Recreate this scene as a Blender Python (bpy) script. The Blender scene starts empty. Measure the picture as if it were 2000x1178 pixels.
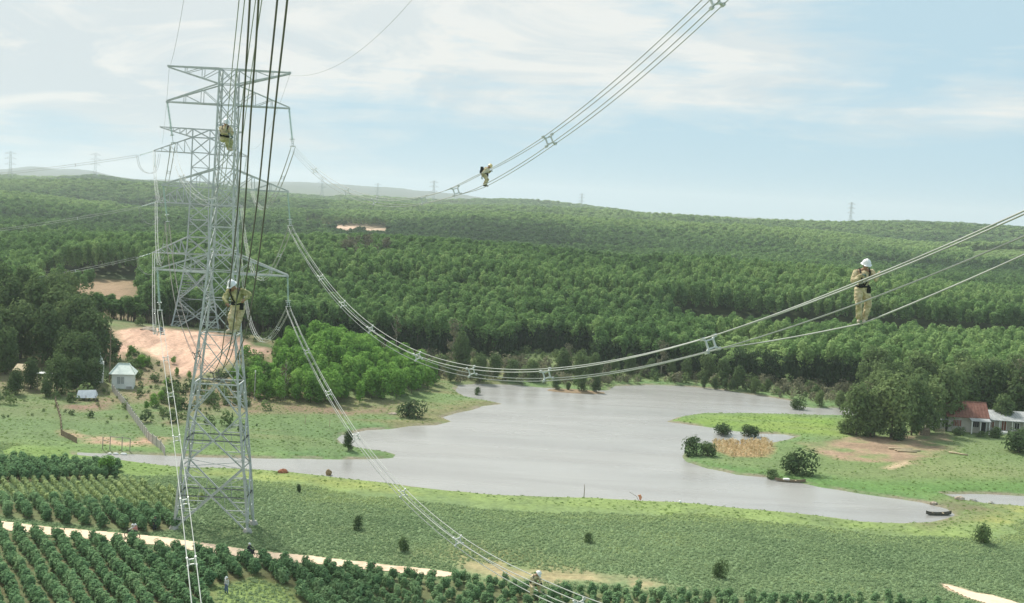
import bpy, bmesh, math, random
import numpy as np
from mathutils import Vector, Matrix

S = bpy.context.scene
# ------------------------------------------------------------------ camera, world, sun, exposure
CAM_H = 40.0
ROLL = math.atan(.053)
PITCH = math.atan((589 - 392) * math.cos(ROLL) / 2400.0)
cam = bpy.data.cameras.new('camera'); cam.sensor_width = 36; cam.lens = 43.2
cam.clip_start = .5; cam.clip_end = 30000
co = bpy.data.objects.new('camera', cam); S.collection.objects.link(co); S.camera = co
fw = Vector((0, math.cos(PITCH), -math.sin(PITCH))); r0 = Vector((1, 0, 0)); u0 = r0.cross(fw)
cr = r0 * math.cos(ROLL) + u0 * math.sin(ROLL); cu = -r0 * math.sin(ROLL) + u0 * math.cos(ROLL)
M = Matrix((cr, cu, -fw)).transposed().to_4x4(); M.translation = (0, 0, CAM_H); co.matrix_world = M

SUN_EL, SUN_AZ = math.radians(50), math.radians(-38)      # azimuth from +Y (view), towards +X
sun_dir = Vector((math.sin(SUN_AZ) * math.cos(SUN_EL), math.cos(SUN_AZ) * math.cos(SUN_EL), math.sin(SUN_EL)))
sl = bpy.data.lights.new('sun', 'SUN'); sl.energy = 4.4; sl.angle = math.radians(6); sl.color = (1, .96, .89)
so = bpy.data.objects.new('sun', sl); S.collection.objects.link(so)
so.rotation_euler = sun_dir.to_track_quat('Z', 'Y').to_euler(); so.location = (0, 0, 200)

W = bpy.data.worlds.new('World'); S.world = W; W.use_nodes = True
nt = W.node_tree; nt.nodes.clear()
def N(t, **k):
    n = nt.nodes.new(t)
    for a, b in k.items(): setattr(n, a, b)
    return n
L = lambda a, b: nt.links.new(a, b)
def math_n(op, a, b=None, c=None, clamp=False):
    n = N('ShaderNodeMath', operation=op); n.use_clamp = clamp
    for i, v in enumerate((a, b, c)):
        if v is None: continue
        if isinstance(v, (int, float)): n.inputs[i].default_value = v
        else: L(v, n.inputs[i])
    return n.outputs[0]
def ramp_n(fac, stops):
    n = N('ShaderNodeValToRGB'); e = n.color_ramp.elements
    while len(e) < len(stops): e.new(.5)
    for el, (p, c) in zip(e, stops): el.position = p; el.color = (c[0], c[1], c[2], 1)
    L(fac, n.inputs[0]); return n.outputs[0]
def mix_n(fac, a, b, bt='MIX'):
    n = N('ShaderNodeMix', data_type='RGBA', blend_type=bt)
    for s, v in ((n.inputs[0], fac), (n.inputs[6], a), (n.inputs[7], b)):
        if isinstance(v, (int, float)): s.default_value = v
        elif isinstance(v, tuple): s.default_value = (*v, 1)
        else: L(v, s)
    return n.outputs[2]
def noise_n(vec, scale, detail=5, rough=.55, dist=0, dim='3D'):
    n = N('ShaderNodeTexNoise', noise_dimensions=dim); n.inputs['Scale'].default_value = scale
    n.inputs['Detail'].default_value = detail; n.inputs['Roughness'].default_value = rough; n.inputs['Distortion'].default_value = dist
    if vec is not None: L(vec, n.inputs['Vector'])
    return n.outputs['Fac']
HAZE_D = 1.25e-4
SKYS = .1
out = N('ShaderNodeOutputWorld'); bg = N('ShaderNodeBackground'); bg.inputs[1].default_value = SKYS
sky = N('ShaderNodeTexSky', sky_type='NISHITA'); sky.sun_disc = False
sky.sun_elevation = SUN_EL; sky.sun_rotation = SUN_AZ
tc = N('ShaderNodeTexCoord'); sp = N('ShaderNodeSeparateXYZ'); L(tc.outputs['Generated'], sp.inputs[0])
az = math_n('ARCTAN2', sp.outputs[0], sp.outputs[1]); el = math_n('ARCSINE', sp.outputs[2])
cmb = N('ShaderNodeCombineXYZ'); L(az, cmb.inputs[0]); L(math_n('MULTIPLY', el, 3.2), cmb.inputs[1])
cv = cmb.outputs[0]
# layered cloud: a cream overcast sheet with blue-grey gaps; gaps are wide and low near the horizon
big = noise_n(cv, 3.1, 3, .5, .3); mid = noise_n(cv, 8, 6, .55, .6); fine = noise_n(cv, 26, 6, .6, .3)
streak_v = N('ShaderNodeCombineXYZ'); L(az, streak_v.inputs[0]); L(math_n('MULTIPLY', el, 11), streak_v.inputs[1])
streak = noise_n(streak_v.outputs[0], 6, 6, .6, .5)
shape = math_n('ADD', math_n('MULTIPLY', big, .75), math_n('ADD', math_n('MULTIPLY', mid, .45), math_n('MULTIPLY', streak, .40)))
shape = math_n('ADD', shape, math_n('MULTIPLY', math_n('SUBTRACT', fine, .5), .10))
# thicker to the left (az<0) and between 5 and 9 degrees up, thin near the horizon
lift = math_n('MULTIPLY', az, -.30)
band = ramp_n(math_n('MULTIPLY', el, 3.5, clamp=True), [(0, (0,)*3), (.10, (.05,)*3), (.30, (.30,)*3), (.48, (.36,)*3), (.75, (.25,)*3), (1, (.42,)*3)])
shape = math_n('ADD', math_n('ADD', shape, lift), math_n('MULTIPLY', math_n('SUBTRACT', band, .22), 1.0))
cover = ramp_n(shape, [(.68, (0,)*3), (.79, (.40,)*3), (.90, (1,)*3)])
tone = noise_n(cv, 5, 5, .55, .4)
K = 1 / SKYS
cl = lambda r, g, b: (r * K, g * K, b * K)
blue = mix_n(math_n('MULTIPLY', el, 4.5, clamp=True), cl(.37, .565, .68), cl(.43, .585, .66))
blue = mix_n(.05, blue, sky.outputs[0])
cream = mix_n(tone, cl(.68, .72, .72), cl(.76, .75, .70))
grey = noise_n(cv, 7, 7, .6, .8)
gm = math_n('MULTIPLY', ramp_n(math_n('ADD', grey, math_n('MULTIPLY', math_n('SUBTRACT', -.12, az), .35, clamp=True)), [(.46, (0,)*3), (.58, (1,)*3)]), ramp_n(math_n('MULTIPLY', el, 5.5, clamp=True), [(0, (.1,)*3), (.3, (.8,)*3), (.62, (.7,)*3), (1, (.35,)*3)]))
cream = mix_n(math_n('MULTIPLY', gm, .9), cream, cl(.50, .59, .63))
col = mix_n(cover, blue, cream)
L(col, bg.inputs[0]); L(bg.outputs[0], out.inputs[0])

S.view_settings.view_transform = 'Standard'; S.view_settings.look = 'None'
S.view_settings.exposure = 0.25; S.view_settings.gamma = 1; S.view_settings.use_curve_mapping = False
S.render.engine = 'CYCLES'; cy = S.cycles
cy.use_denoising = True; cy.max_bounces = 8; cy.diffuse_bounces = 3; cy.glossy_bounces = 3; cy.transmission_bounces = 2
cy.transparent_max_bounces = 4; cy.volume_bounces = 1; cy.caustics_reflective = False; cy.caustics_refractive = False
cy.use_adaptive_sampling = True; cy.adaptive_threshold = .015
WORLD = {'lake': [(-61.76, 175.27), (-53.75, 173.41), (-46.58, 171.42), (-40.1, 171.67), (-35.12, 172.21), (-30.63, 171.63), (-24.63, 170.45), (-20.11, 168.96), (-15.72, 168.1), (-12.77, 166.93), (-7.74, 165.66), (-2.79, 164.69), (4.9, 164.93), (11.95, 165.9), (18.96, 165.7), (23.91, 165.91), (29.41, 165.09), (36.13, 163.73), (42.81, 162.67), (47.81, 160.77), (53.28, 160.83), (57.5, 162.21), (60.9, 165.05), (62.89, 167.11), (62.8, 170.49), (60.27, 173.78), (53.72, 176.64), (47.05, 179.95), (44.56, 182.37), (40.5, 185.19), (35.92, 185.86), (31.71, 189.18), (29.46, 193.14), (29.13, 197.39), (30.47, 203.53), (31.94, 210.97), (34.76, 209.02), (40.32, 210.52), (45.68, 212.86), (49.66, 216.72), (53.01, 220.99), (51.0, 222.89), (46.12, 222.02), (40.85, 224.04), (37.39, 226.14), (32.93, 228.53), (30.34, 229.37), (33.33, 235.23), (38.64, 240.88), (47.36, 244.15), (55.9, 245.57), (63.41, 246.67), (72.31, 248.78), (79.44, 251.55), (82.4, 261.31), (72.97, 258.99), (64.54, 255.68), (61.04, 257.8), (61.54, 263.99), (57.4, 268.2), (54.37, 270.04), (50.49, 273.86), (45.14, 276.55), (39.46, 277.64), (32.35, 276.68), (23.84, 272.14), (22.21, 265.61), (15.31, 261.79), (8.75, 263.86), (0.96, 265.56), (-6.82, 264.29), (-10.58, 261.46), (-10.67, 252.19), (-8.83, 246.78), (-5.1, 243.5), (-0.44, 240.01), (-4.88, 236.17), (-6.22, 231.64), (-9.83, 226.01), (-11.75, 221.63), (-10.05, 217.95), (-12.35, 213.74), (-16.67, 211.5), (-19.84, 207.7), (-23.55, 205.7), (-25.34, 202.89), (-27.09, 200.15), (-27.23, 197.04), (-25.91, 193.59), (-23.85, 191.67), (-21.21, 189.96), (-18.27, 188.75), (-16.84, 187.18), (-17.07, 184.84), (-20.36, 182.9), (-29.26, 180.64), (-38.11, 179.13), (-43.98, 178.37), (-51.41, 177.92), (-55.8, 177.53), (-62.47, 177.27)], 'pond': [(66.01, 179.69), (70.41, 181.31), (75.05, 181.37), (81.92, 181.29), (96.84, 180.45), (92.55, 172.13), (78.57, 173.54), (73.98, 174.93), (70.32, 175.05), (67.26, 176.83)], 'road': [(-59.63, 138.08), (-57.11, 137.69), (-50.73, 136.31), (-39.95, 135.21), (-33.79, 133.68), (-27.69, 131.81), (-20.73, 130.56), (-12.78, 129.15), (-7.48, 128.07), (-3.87, 126.9), (-5.42, 125.57), (-12.48, 126.46), (-20.23, 127.63), (-26.99, 128.65), (-32.84, 130.06), (-38.3, 131.61), (-40.53, 131.58), (-49.53, 133.13), (-55.67, 134.25), (-58.12, 134.62)], 'sand_strip': [(48.91, 132.76), (50.36, 131.75), (51.68, 130.03), (53.4, 129.45), (54.88, 127.65), (55.53, 125.3), (52.68, 124.84), (51.2, 126.56), (50.13, 128.05), (48.97, 130.98)], 'tan': [(-4.14, 132.82), (1.52, 130.97), (6.51, 129.81), (11.5, 129.95), (16.94, 129.08), (19.92, 126.78), (16.5, 125.18), (11.22, 125.99), (5.83, 125.42), (-0.6, 125.7), (-4.96, 127.06)], 'tan_grass': [(-9.8, 132.76), (-6.18, 138.55), (-0.88, 139.13), (3.82, 136.28), (7.18, 132.94), (7.0, 128.26), (1.53, 129.11), (-4.01, 129.98)], 'sandhill': [(-90.76, 274.57), (-82.08, 281.13), (-75.46, 282.87), (-68.39, 283.14), (-61.17, 277.51), (-53.58, 269.01), (-54.24, 261.59), (-57.84, 262.93), (-59.47, 255.93), (-59.52, 247.48), (-61.33, 242.44), (-64.1, 237.7), (-66.98, 240.75), (-73.25, 253.31), (-78.61, 260.32), (-80.17, 254.93), (-80.86, 250.52), (-84.37, 257.54)], 'scrub': [(-84.03, 253.66), (-77.77, 255.84), (-70.53, 245.93), (-63.58, 235.84), (-53.99, 250.68), (-51.52, 259.05), (-45.66, 221.77), (-49.64, 214.86), (-55.02, 198.64), (-61.9, 210.38), (-71.21, 228.55)], 'bankdirt': [(-47.17, 220.12), (-40.36, 223.46), (-32.78, 223.23), (-27.02, 222.38), (-22.1, 229.14), (-21.3, 221.52), (-27.98, 215.68), (-38.83, 215.28), (-45.61, 213.08)], 'dirt_right': [(52.09, 211.56), (60.13, 218.38), (69.41, 224.86), (77.77, 227.18), (84.08, 231.53), (82.2, 223.45), (72.53, 207.23), (66.54, 200.74), (60.64, 200.87), (55.87, 202.11), (52.63, 206.37)], 'path_right': [(60.35, 194.13), (66.82, 201.62), (67.04, 199.67), (62.19, 193.45)], 'corn': [(37.06, 217.49), (42.03, 219.75), (46.88, 218.53), (45.44, 204.5), (43.17, 198.45), (37.03, 196.94), (34.89, 201.76)], 'mud': [(62.64, 172.19), (67.62, 177.79), (73.85, 178.2), (69.19, 168.44), (64.22, 164.67), (59.7, 159.77), (55.07, 158.07)], 'yellow': [(65.72, 167.74), (71.46, 174.2), (78.3, 177.99), (73.15, 161.09), (66.49, 159.8), (63.52, 161.83)], 'brown_patch': [(-153.81, 406.03), (-141.43, 411.99), (-124.33, 412.42), (-124.12, 390.28), (-124.71, 372.73), (-131.12, 368.84), (-140.69, 377.85)], 'sand_far': [(-177.29, 1046.28), (-169.29, 1107.08), (-143.41, 1120.87), (-120.61, 1084.6), (-118.98, 1051.2), (-155.54, 1018.52)], 'left_yard': [(-76.98, 209.83), (-74.94, 214.57), (-71.71, 219.88), (-68.47, 215.58), (-69.04, 207.84), (-73.78, 204.01)], 'left_bank': [(-69.17, 190.32), (-65.25, 187.21), (-59.43, 188.82), (-52.11, 188.36), (-50.86, 183.93), (-56.38, 181.7), (-61.8, 181.8), (-67.14, 185.87)], 'bright_left': [(-76.97, 176.07), (-66.59, 178.21), (-59.04, 178.21), (-53.68, 175.6), (-45.74, 168.37), (-46.64, 161.75), (-53.95, 163.09), (-65.11, 166.82), (-72.76, 166.53)], 'yellow_shore': [(-36.05, 169.75), (-30.14, 168.89), (-24.28, 168.04), (-15.49, 165.73), (-12.33, 161.67), (-19.24, 162.13), (-26.5, 164.37), (-33.39, 163.96), (-40.93, 166.27)], 'spit': [(31.05, 228.84), (37.87, 235.94), (51.67, 240.18), (66.09, 241.12), (61.23, 222.57), (53.48, 221.49), (46.21, 222.48), (37.4, 226.21)], 'right_shore': [(29.77, 192.48), (40.7, 186.31), (48.48, 185.9), (64.28, 186.1), (87.0, 193.12), (82.42, 182.51), (65.17, 177.38), (56.98, 175.05), (46.96, 179.53), (36.59, 185.21)], 
'p_house_white': (-73.22, 227.62, 0.98), 
'p_tarp': (-73.02, 213.76, 0.85), 
'p_hut': (-90.98, 228.08, 1.42), 
'p_shed_white': (-88.04, 232.21, 1.65), 
'p_pole': (-79.8, 244.83, 2.66), 
'p_boulder': (-82.22, 277.67, 6.32), 
'p_frame_a': (-58.56, 176.15, -0.24), 
'p_frame_b': (-54.6, 176.85, -0.17), 
'p_post': (-46.78, 225.69, 0.58), 
'p_dead_a': (-41.51, 227.03, 0.64), 
'p_dead_b': (-26.72, 286.9, 1.63), 
'p_bush_shore': (-16.95, 217.63, 0.43), 
'p_small_tree': (-23.95, 186.38, 0.43), 
'p_stub': (-5.97, 249.68, -0.84), 
'p_isl_a': (10.37, 261.69, -0.36), 
'p_isl_b': (15.82, 260.72, -0.25), 
'p_isl_c': (19.14, 260.9, -0.54), 
'p_isl_d': (13.1, 261.29, -0.26), 
'p_isl_mid': (15.23, 259.71, -0.45), 
'p_dr1': (44.47, 275.89, -0.17), 
'p_dr2': (46.7, 275.39, -0.09), 
'p_dr3': (48.88, 274.61, 0.03), 
'p_dr4': (50.46, 273.71, 0.02), 
'p_boat_a': (43.53, 182.96, -0.04), 
'p_boat_b': (59.17, 166.04, -0.42), 
'p_house_red': (90.08, 233.24, 0.41), 
'p_annex': (98.59, 237.29, 0.4), 
'p_logs': (70.88, 210.26, 0.43), 
'p_log2': (78.12, 210.4, 0.43), 
'p_bush_a': (30.86, 197.44, 0.42), 
'p_bush_b': (39.33, 218.99, -1.19), 
'p_bush_c': (44.12, 218.55, -0.85), 
'p_bush_d': (45.42, 186.96, 0.43), 
'p_bush_e': (41.12, 184.42, -0.03), 
'p_shrub_a': (-16.64, 141.99, 0.45), 
'p_shrub_b': (-10.59, 134.0, 0.45), 
'p_shrub_c': (-26.62, 158.38, 0.45), 
'p_shrub_d': (24.08, 130.68, 0.45), 
'p_shrub_e': (10.52, 141.73, 0.45), 
'p_tree_r': (60.37, 150.8, 0.45), 
'p_pole_field': (11.16, 164.6, 0.28), 
'p_flag': (18.7, 171.08, -1.2), 
'p_cow': (-30.79, 169.71, 0.42), 
'p_stump': (-24.6, 172.74, -0.52), 
'p_moto_a': (-40.71, 133.59, 0.45), 
'p_moto_b': (-26.62, 128.71, 0.45), 
'p_ped': (-39.29, 137.28, 0.45), 
'p_ped2': (-24.92, 112.73, 0.45), 
'p_spring': (60.43, 252.95, -0.94), 
'p_t1': (-33.0, 138.52, 0.45), 
'p_fence0': (-72.98, 225.15, 0.89), 
'p_fence1': (-67.31, 213.39, 0.76), 
'p_fence2': (-60.64, 199.17, 0.52), 
'p_fence3': (-54.61, 186.07, 0.44), 
'p_fence4': (-49.79, 178.07, -0.02), 
'p_lf0': (-78.56, 211.67, 0.9), 
'p_lf1': (-72.54, 197.88, 0.54), 
'p_lf2': (-68.12, 186.41, 0.44), 
'p_lf3': (-63.9, 181.23, 0.42), 
'p_rightbush': (90.63, 214.08, 0.43), 
'p_shrub_v': (-52.83, 161.8, 0.45), 
'trees_right': [(64.48, 223.48, 0.42, 9.5), (67.04, 223.2, 0.42, 8.09), (70.67, 222.73, 0.42, 11.6), (75.66, 226.59, 0.42, 10.86), (79.76, 230.31, 0.42, 9.6), (84.43, 235.39, 0.4, 12.36), (83.9, 257.43, 0.41, 9.12), (98.24, 262.56, 0.3, 10.94), (107.45, 272.2, 0.3, 10.21), (111.53, 266.72, 0.3, 12.22), (97.89, 239.3, 0.39, 6.78), (70.21, 256.72, -0.2, 3.74), (66.09, 257.68, 0.29, 3.22), (79.71, 259.6, -0.19, 5.95), (98.41, 269.3, 0.3, 7.85), (112.34, 254.21, 0.32, 13.77), (108.41, 235.76, 0.41, 12.77), (116.37, 271.6, 0.3, 10.75)], 
'trees_left': [(-105.19, 257.01, 5.64, 12.32), (-99.06, 255.18, 5.1, 13.82), (-93.16, 253.78, 4.5, 12.69), (-86.96, 248.4, 3.37, 12.42), (-82.35, 244.13, 2.61, 10.68), (-97.93, 244.49, 3.29, 11.21), (-91.04, 241.3, 2.53, 11.56), (-82.69, 230.96, 1.43, 9.14), (-79.42, 229.96, 1.27, 9.58), (-84.51, 253.5, 3.92, 5.28), (-96.27, 233.15, 1.87, 8.74), (-86.81, 221.68, 1.17, 5.54), (-80.95, 218.53, 1.04, 7.28), (-78.7, 222.55, 0.99, 6.03), (-101.59, 243.41, 3.23, 10.14), (-75.87, 223.88, 0.94, 6.06), (-87.29, 215.99, 1.1, 4.5), (-105.19, 242.27, 3.19, 14.13), (-96.37, 217.95, 1.23, 12.71), (-110.48, 259.26, 6.2, 11.34), (-80.86, 250.52, 3.42, 4.18), (-81.66, 215.56, 1.01, 3.14), (-85.78, 236.7, 1.93, 8.88)], 
'trees_mid': [(5.46, 269.65, 0.42, 5.06), (12.59, 278.16, 0.37, 6.49), (16.6, 276.41, 0.37, 6.68), (19.68, 279.26, 0.36, 5.82), (28.61, 286.97, 0.32, 5.38), (-12.35, 263.21, 0.43, 4.39), (-10.77, 277.01, 0.47, 9.0), (-6.33, 265.97, 0.34, 6.1), (-3.06, 270.33, 0.44, 5.63), (0.93, 268.02, 0.42, 5.03), (-16.02, 268.4, 0.6, 3.91), (51.77, 274.73, 0.4, 5.15), (55.07, 270.82, 0.26, 3.72), (49.18, 280.05, 0.39, 6.07), (46.41, 285.0, 0.34, 6.53), (41.71, 285.72, 0.35, 5.0), (-18.41, 255.7, 0.67, 4.05), (24.89, 285.62, 0.31, 4.17), (33.65, 288.91, 0.31, 4.21), (38.75, 290.86, 0.3, 4.24), (58.42, 273.34, 0.39, 2.85)], 
'trees_scrub': [(-77.99, 251.45, 3.46, 2.93), (-73.84, 244.9, 2.44, 3.06), (-72.99, 247.18, 2.7, 2.06), (-68.77, 250.69, 2.99, 1.67), (-65.57, 241.16, 1.86, 2.01), (-61.78, 212.96, 0.68, 2.66), (-62.01, 218.42, 0.67, 2.28), (-62.72, 240.03, 1.67, 1.8), (-54.89, 254.73, 3.19, 4.25), (-50.2, 242.91, 1.92, 5.06), (-51.39, 234.68, 1.06, 4.89), (-62.3, 210.23, 0.66, 1.75), (-64.76, 231.31, 0.86, 2.41), (-48.58, 230.91, 0.81, 3.37), (-54.65, 242.27, 1.77, 2.52), (-46.98, 235.36, 1.19, 5.88)], 
'trees_fore': [(-52.67, 160.3, 0.45, 2.34), (-51.88, 162.03, 0.44, 2.36), (-58.82, 143.93, 0.45, 1.8)], 'mound': [(-47.23, 221.24), (-40.72, 225.36), (-33.0, 224.65), (-27.53, 226.27), (-22.49, 232.85), (-16.5, 247.49), (-14.5, 255.0), (-20.0, 268.0), (-32.0, 280.0), (-44.0, 284.0), (-54.0, 276.0), (-56.0, 262.0), (-55.0, 245.0)], 'cass_a': [(-62.22, 133.59), (-55.26, 133.27), (-46.19, 131.72), (-38.48, 130.38), (-32.51, 128.77), (-26.67, 127.21), (-19.99, 126.21), (-12.33, 125.07), (-6.41, 124.36), (-1.12, 124.92), (6.8, 122.88), (17.34, 123.32), (28.03, 124.09), (41.65, 125.33), (48.91, 123.28), (43.25, 107.99), (1.65, 102.15), (-46.47, 93.26)], 'gap_grass': [(-27.68, 118.08), (-24.53, 122.26), (-20.84, 119.23), (-17.59, 112.16), (-16.26, 104.37), (-23.61, 103.29)], 'cass_b': [(-67.93, 145.73), (-60.82, 146.51), (-53.29, 146.36), (-44.98, 145.64), (-39.46, 143.64), (-36.97, 137.96), (-39.71, 136.33), (-46.39, 137.18), (-51.51, 138.38), (-58.0, 139.8), (-64.9, 139.29)], 'cass_c': [(-76.49, 163.95), (-68.94, 165.84), (-61.01, 167.2), (-55.92, 166.82), (-52.58, 165.68), (-50.88, 160.43), (-55.2, 158.8), (-64.36, 154.93), (-71.24, 152.77)], 'corn_rows': [(-72.45, 155.36), (-65.02, 156.51), (-55.63, 158.11), (-50.19, 159.98), (-42.91, 155.84), (-37.22, 151.65), (-39.39, 145.58), (-48.65, 147.36), (-61.42, 147.93), (-68.48, 146.9)], 'crop_field': [(-85.0, 150.0), (-85.0, 180.0), (-40.0, 176.0), (0.0, 174.0), (40.0, 168.0), (95.0, 172.0), (95.0, 118.0), (-60.0, 118.0)], 'grass_zone': [(-100.0, 172.0), (-100.0, 235.0), (-15.0, 285.0), (40.0, 290.0), (110.0, 290.0), (125.0, 200.0), (100.0, 152.0), (60.0, 150.0), (0.0, 160.0), (-60.0, 165.0)]}
LINES = {'LM': [(-39.68, 140.1, 35.32), (-35.55, 127.0, 32.44), (-30.95, 113.0, 29.52), (-26.2, 99.0, 27.95), (-21.54, 85.0, 27.8), (-16.4, 68.0, 29.44), (-12.54, 54.0, 32.03), (-9.51, 42.0, 34.97), (-7.81, 35.0, 36.7), (-6.67, 30.5, 38.41), (-5.81, 27.0, 39.83), (-4.87, 23.0, 41.57), (-4.05, 19.5, 42.92), (-3.16, 15.5, 44.18)], 'LU': [(-39.3, 140.1, 44.27), (-35.37, 128.0, 41.71), (-31.01, 115.0, 40.01), (-25.98, 100.0, 38.98), (-20.86, 84.0, 38.78), (-16.28, 68.0, 39.55), (-12.95, 55.0, 40.4), (-10.68, 46.0, 41.52), (-8.89, 39.0, 43.26), (-7.22, 32.5, 44.84), (-5.6, 26.0, 45.97)]}
# ------------------------------------------------------------------ terrain
# ridges and valleys as (bearing u = x / y, distance y, ground height z)
def _px(*a): return (np.array(a, float) - 1000) / 2400
def smooth_interp(x, xs, ys):
    xs = np.asarray(xs, float); ys = np.asarray(ys, float)
    m = np.gradient(ys, xs)
    i = np.clip(np.searchsorted(xs, x) - 1, 0, len(xs) - 2)
    h = xs[i + 1] - xs[i]; t = np.clip((x - xs[i]) / h, 0, 1)
    t2 = t * t; t3 = t2 * t
    return (2*t3-3*t2+1)*ys[i] + (t3-2*t2+t)*h*m[i] + (-2*t3+3*t2)*ys[i+1] + (t3-t2)*h*m[i+1]
RIDGES = [
 # u knots, distance, height
 (_px(-600, 3000), (120, 120), (.45, .45)),
 (_px(-600, 3000), (190, 190), (.45, .45)),
 (_px(-600, 0, 200, 400, 600, 1000, 3000), (222, 222, 222, 222, 222, 225, 225), (1.2, 1.2, .9, .6, .5, .45, .45)),
 (_px(-600, 0, 200, 370, 480, 560, 640, 760, 860, 1000, 3000), (285, 285, 285, 285, 285, 270, 262, 262, 280, 280, 280), (8.5, 8.5, 7.2, 6.0, 5.6, 4.6, 4.4, 2.2, .7, .5, .6)),
 (_px(-600, 0, 200, 400, 600, 800, 3000), (328, 328, 328, 328, 328, 328, 328), (4, 4, 1.8, 1.2, 1.0, .9, .9)),
 (_px(-600, 0, 300, 700, 1000, 1200, 1350, 1600, 1800, 3000), (362,)*10, (4, 4, 4, 4.5, 4.5, 3.6, 1.2, .9, .9, .9)),
 (_px(-600, 0, 300, 700, 1000, 1200, 1350, 1600, 1800, 3000), (396,)*10, (4.5, 4.5, 6.5, 8.5, 8.5, 6.5, 5.2, 4.8, 5.0, 1.2)),
 (_px(-600, 0, 200, 400, 560, 700, 850, 1000, 1200, 1400, 1600, 1800, 2000, 3000),
  (460, 460, 460, 480, 490, 500, 500, 500, 490, 485, 480, 465, 450, 450),
  (5.5, 5.5, 10.5, 12.0, 13.2, 15.0, 15.4, 15.0, 12.8, 12.5, 10.6, 5.6, 1.2, 1.2)),
 (_px(-600, 3000), (610, 610), (3, 1)),
 (_px(-600, 3000), (800, 800), (.5, .5)),
 (_px(-600, 0, 200, 400, 560, 700, 850, 1000, 1200, 1400, 1600, 1800, 2000, 3000),
  (1200,)*14, (13.5, 13.5, 8, 8, 12, 11, 15, 17.5, 16.5, 16.5, 14.5, 7.5, 15, 15)),
 (_px(-600, 3000), (1430, 1430), (4, 4)),
 (_px(-600, 0, 200, 330, 560, 700, 850, 1000, 1200, 1400, 1600, 1800, 2000, 3000),
  (1720,)*14, (21, 21, 29, 27, 18, 18, 18, 22.5, 23, 21, 25, 31, 30, 30)),
 (_px(-600, 3000), (2150, 2150), (8, 8)),
 (_px(-600, 0, 100, 180, 250, 330, 450, 560, 640, 700, 850, 950, 1050, 1130, 1200, 1280, 1400, 1500, 1580, 1680, 1770, 1850, 1950, 2000, 3000),
  (2700,)*25,
  (24, 24, 27, 40, 34, 33, 26, 18, 16, 20, 20, 29, 31, 27, 22, 13, 16, 18, 19, 27, 34, 35, 33, 33, 30)),
 (_px(-600, 3000), (3700, 3700), (-5, -5)),
 (_px(-600, 0, 60, 100, 160, 220, 330, 420, 500, 600, 700, 800, 900, 1000, 1200, 3000),
  (8200,)*16, (60, 70, 95, 88, 92, 60, 55, 62, 75, 92, 84, 74, 60, 20, -10, -20)),
 (_px(-600, 3000), (12000, 12000), (-30, -30)),
]
def vnoise(x, y, s, seed=0):
    x = x / s; y = y / s
    xi = np.floor(x).astype(np.int64); yi = np.floor(y).astype(np.int64)
    fx = x - xi; fy = y - yi; fx = fx*fx*(3-2*fx); fy = fy*fy*(3-2*fy)
    def hsh(a, b):
        n = (a * 374761393 + b * 668265263 + seed * 1442695041) & 0x7fffffff
        n = ((n ^ (n >> 13)) * 1274126177) & 0x7fffffff
        return ((n ^ (n >> 16)) & 0xffff) / 65535.0
    return (hsh(xi, yi)*(1-fx)+hsh(xi+1, yi)*fx)*(1-fy) + (hsh(xi, yi+1)*(1-fx)+hsh(xi+1, yi+1)*fx)*fy
def fbm(x, y, s, seed=0, o=4):
    r = 0; a = .5
    for k in range(o): r = r + a * (vnoise(x, y, s / 2**k, seed + k) - .5) * 2; a *= .5
    return r
def base_height(x, y):
    x = np.asarray(x, float); y = np.asarray(y, float)
    yy = np.maximum(y, 60.0); u = np.clip(x / yy, -.62, .8)
    ds = [smooth_interp(u, k, d) if len(k) > 2 else np.interp(u, k, d) for k, d, z in RIDGES]
    zs = [smooth_interp(u, k, z) if len(k) > 2 else np.interp(u, k, z) for k, d, z in RIDGES]
    h = np.where(yy < ds[0], zs[0], 0.0)
    for i in range(len(ds) - 1):
        t = np.clip((yy - ds[i]) / (ds[i+1] - ds[i]), 0, 1)
        t = t*t*(3-2*t)
        h = np.where((yy >= ds[i]), zs[i] + (zs[i+1] - zs[i]) * t, h)
    amp = np.interp(yy, [300, 380, 520, 900, 2000, 8000], [0, .6, 1.2, 1.8, 2.5, 6])
    amp = amp
    h = h + amp * fbm(x, y, 90, 3) + np.interp(yy, [600, 1200, 6000], [0, 2, 12]) * fbm(x, y, 420, 9, 3)
    left = np.clip((-.19 - u) / .1, 0, 1) * np.clip((yy - 215) / 30, 0, 1)
    return h + left * .5 * fbm(x, y, 22, 5)
def seg_dist(px, py, poly):
    """signed distance to a closed polygon, > 0 inside"""
    P = np.asarray(poly, float); n = len(P)
    best = np.full(px.shape, 1e9); ins = np.zeros(px.shape, bool)
    for i in range(n):
        ax, ay = P[i]; bx, by = P[(i + 1) % n]
        dx, dy = bx - ax, by - ay
        t = np.clip(((px - ax)*dx + (py - ay)*dy) / (dx*dx + dy*dy + 1e-12), 0, 1)
        best = np.minimum(best, (px - ax - t*dx)**2 + (py - ay - t*dy)**2)
        c = ((ay > py) != (by > py))
        with np.errstate(divide='ignore', invalid='ignore'):
            ins ^= c & (px < (bx - ax) * (py - ay) / (by - ay + 1e-12) + ax)
    d = np.sqrt(best)
    return np.where(ins, d, -d)
def water_depth(x, y):
    """> 0 inside the lake or the pond (metres from the shore)"""
    x = np.asarray(x, float); y = np.asarray(y, float)
    out = np.full(x.shape, -60.0)
    m = (y > 120) & (y < 420) & (x > -110) & (x < 190)
    if m.any():
        xs, ys = x[m], y[m]
        w = .5 * fbm(xs, ys, 5, 21, 3)
        v = np.maximum(seg_dist(xs, ys, WORLD['lake']), seg_dist(xs, ys, WORLD['pond']))
        out[m] = np.maximum(v + w, -60)
    return out
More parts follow.
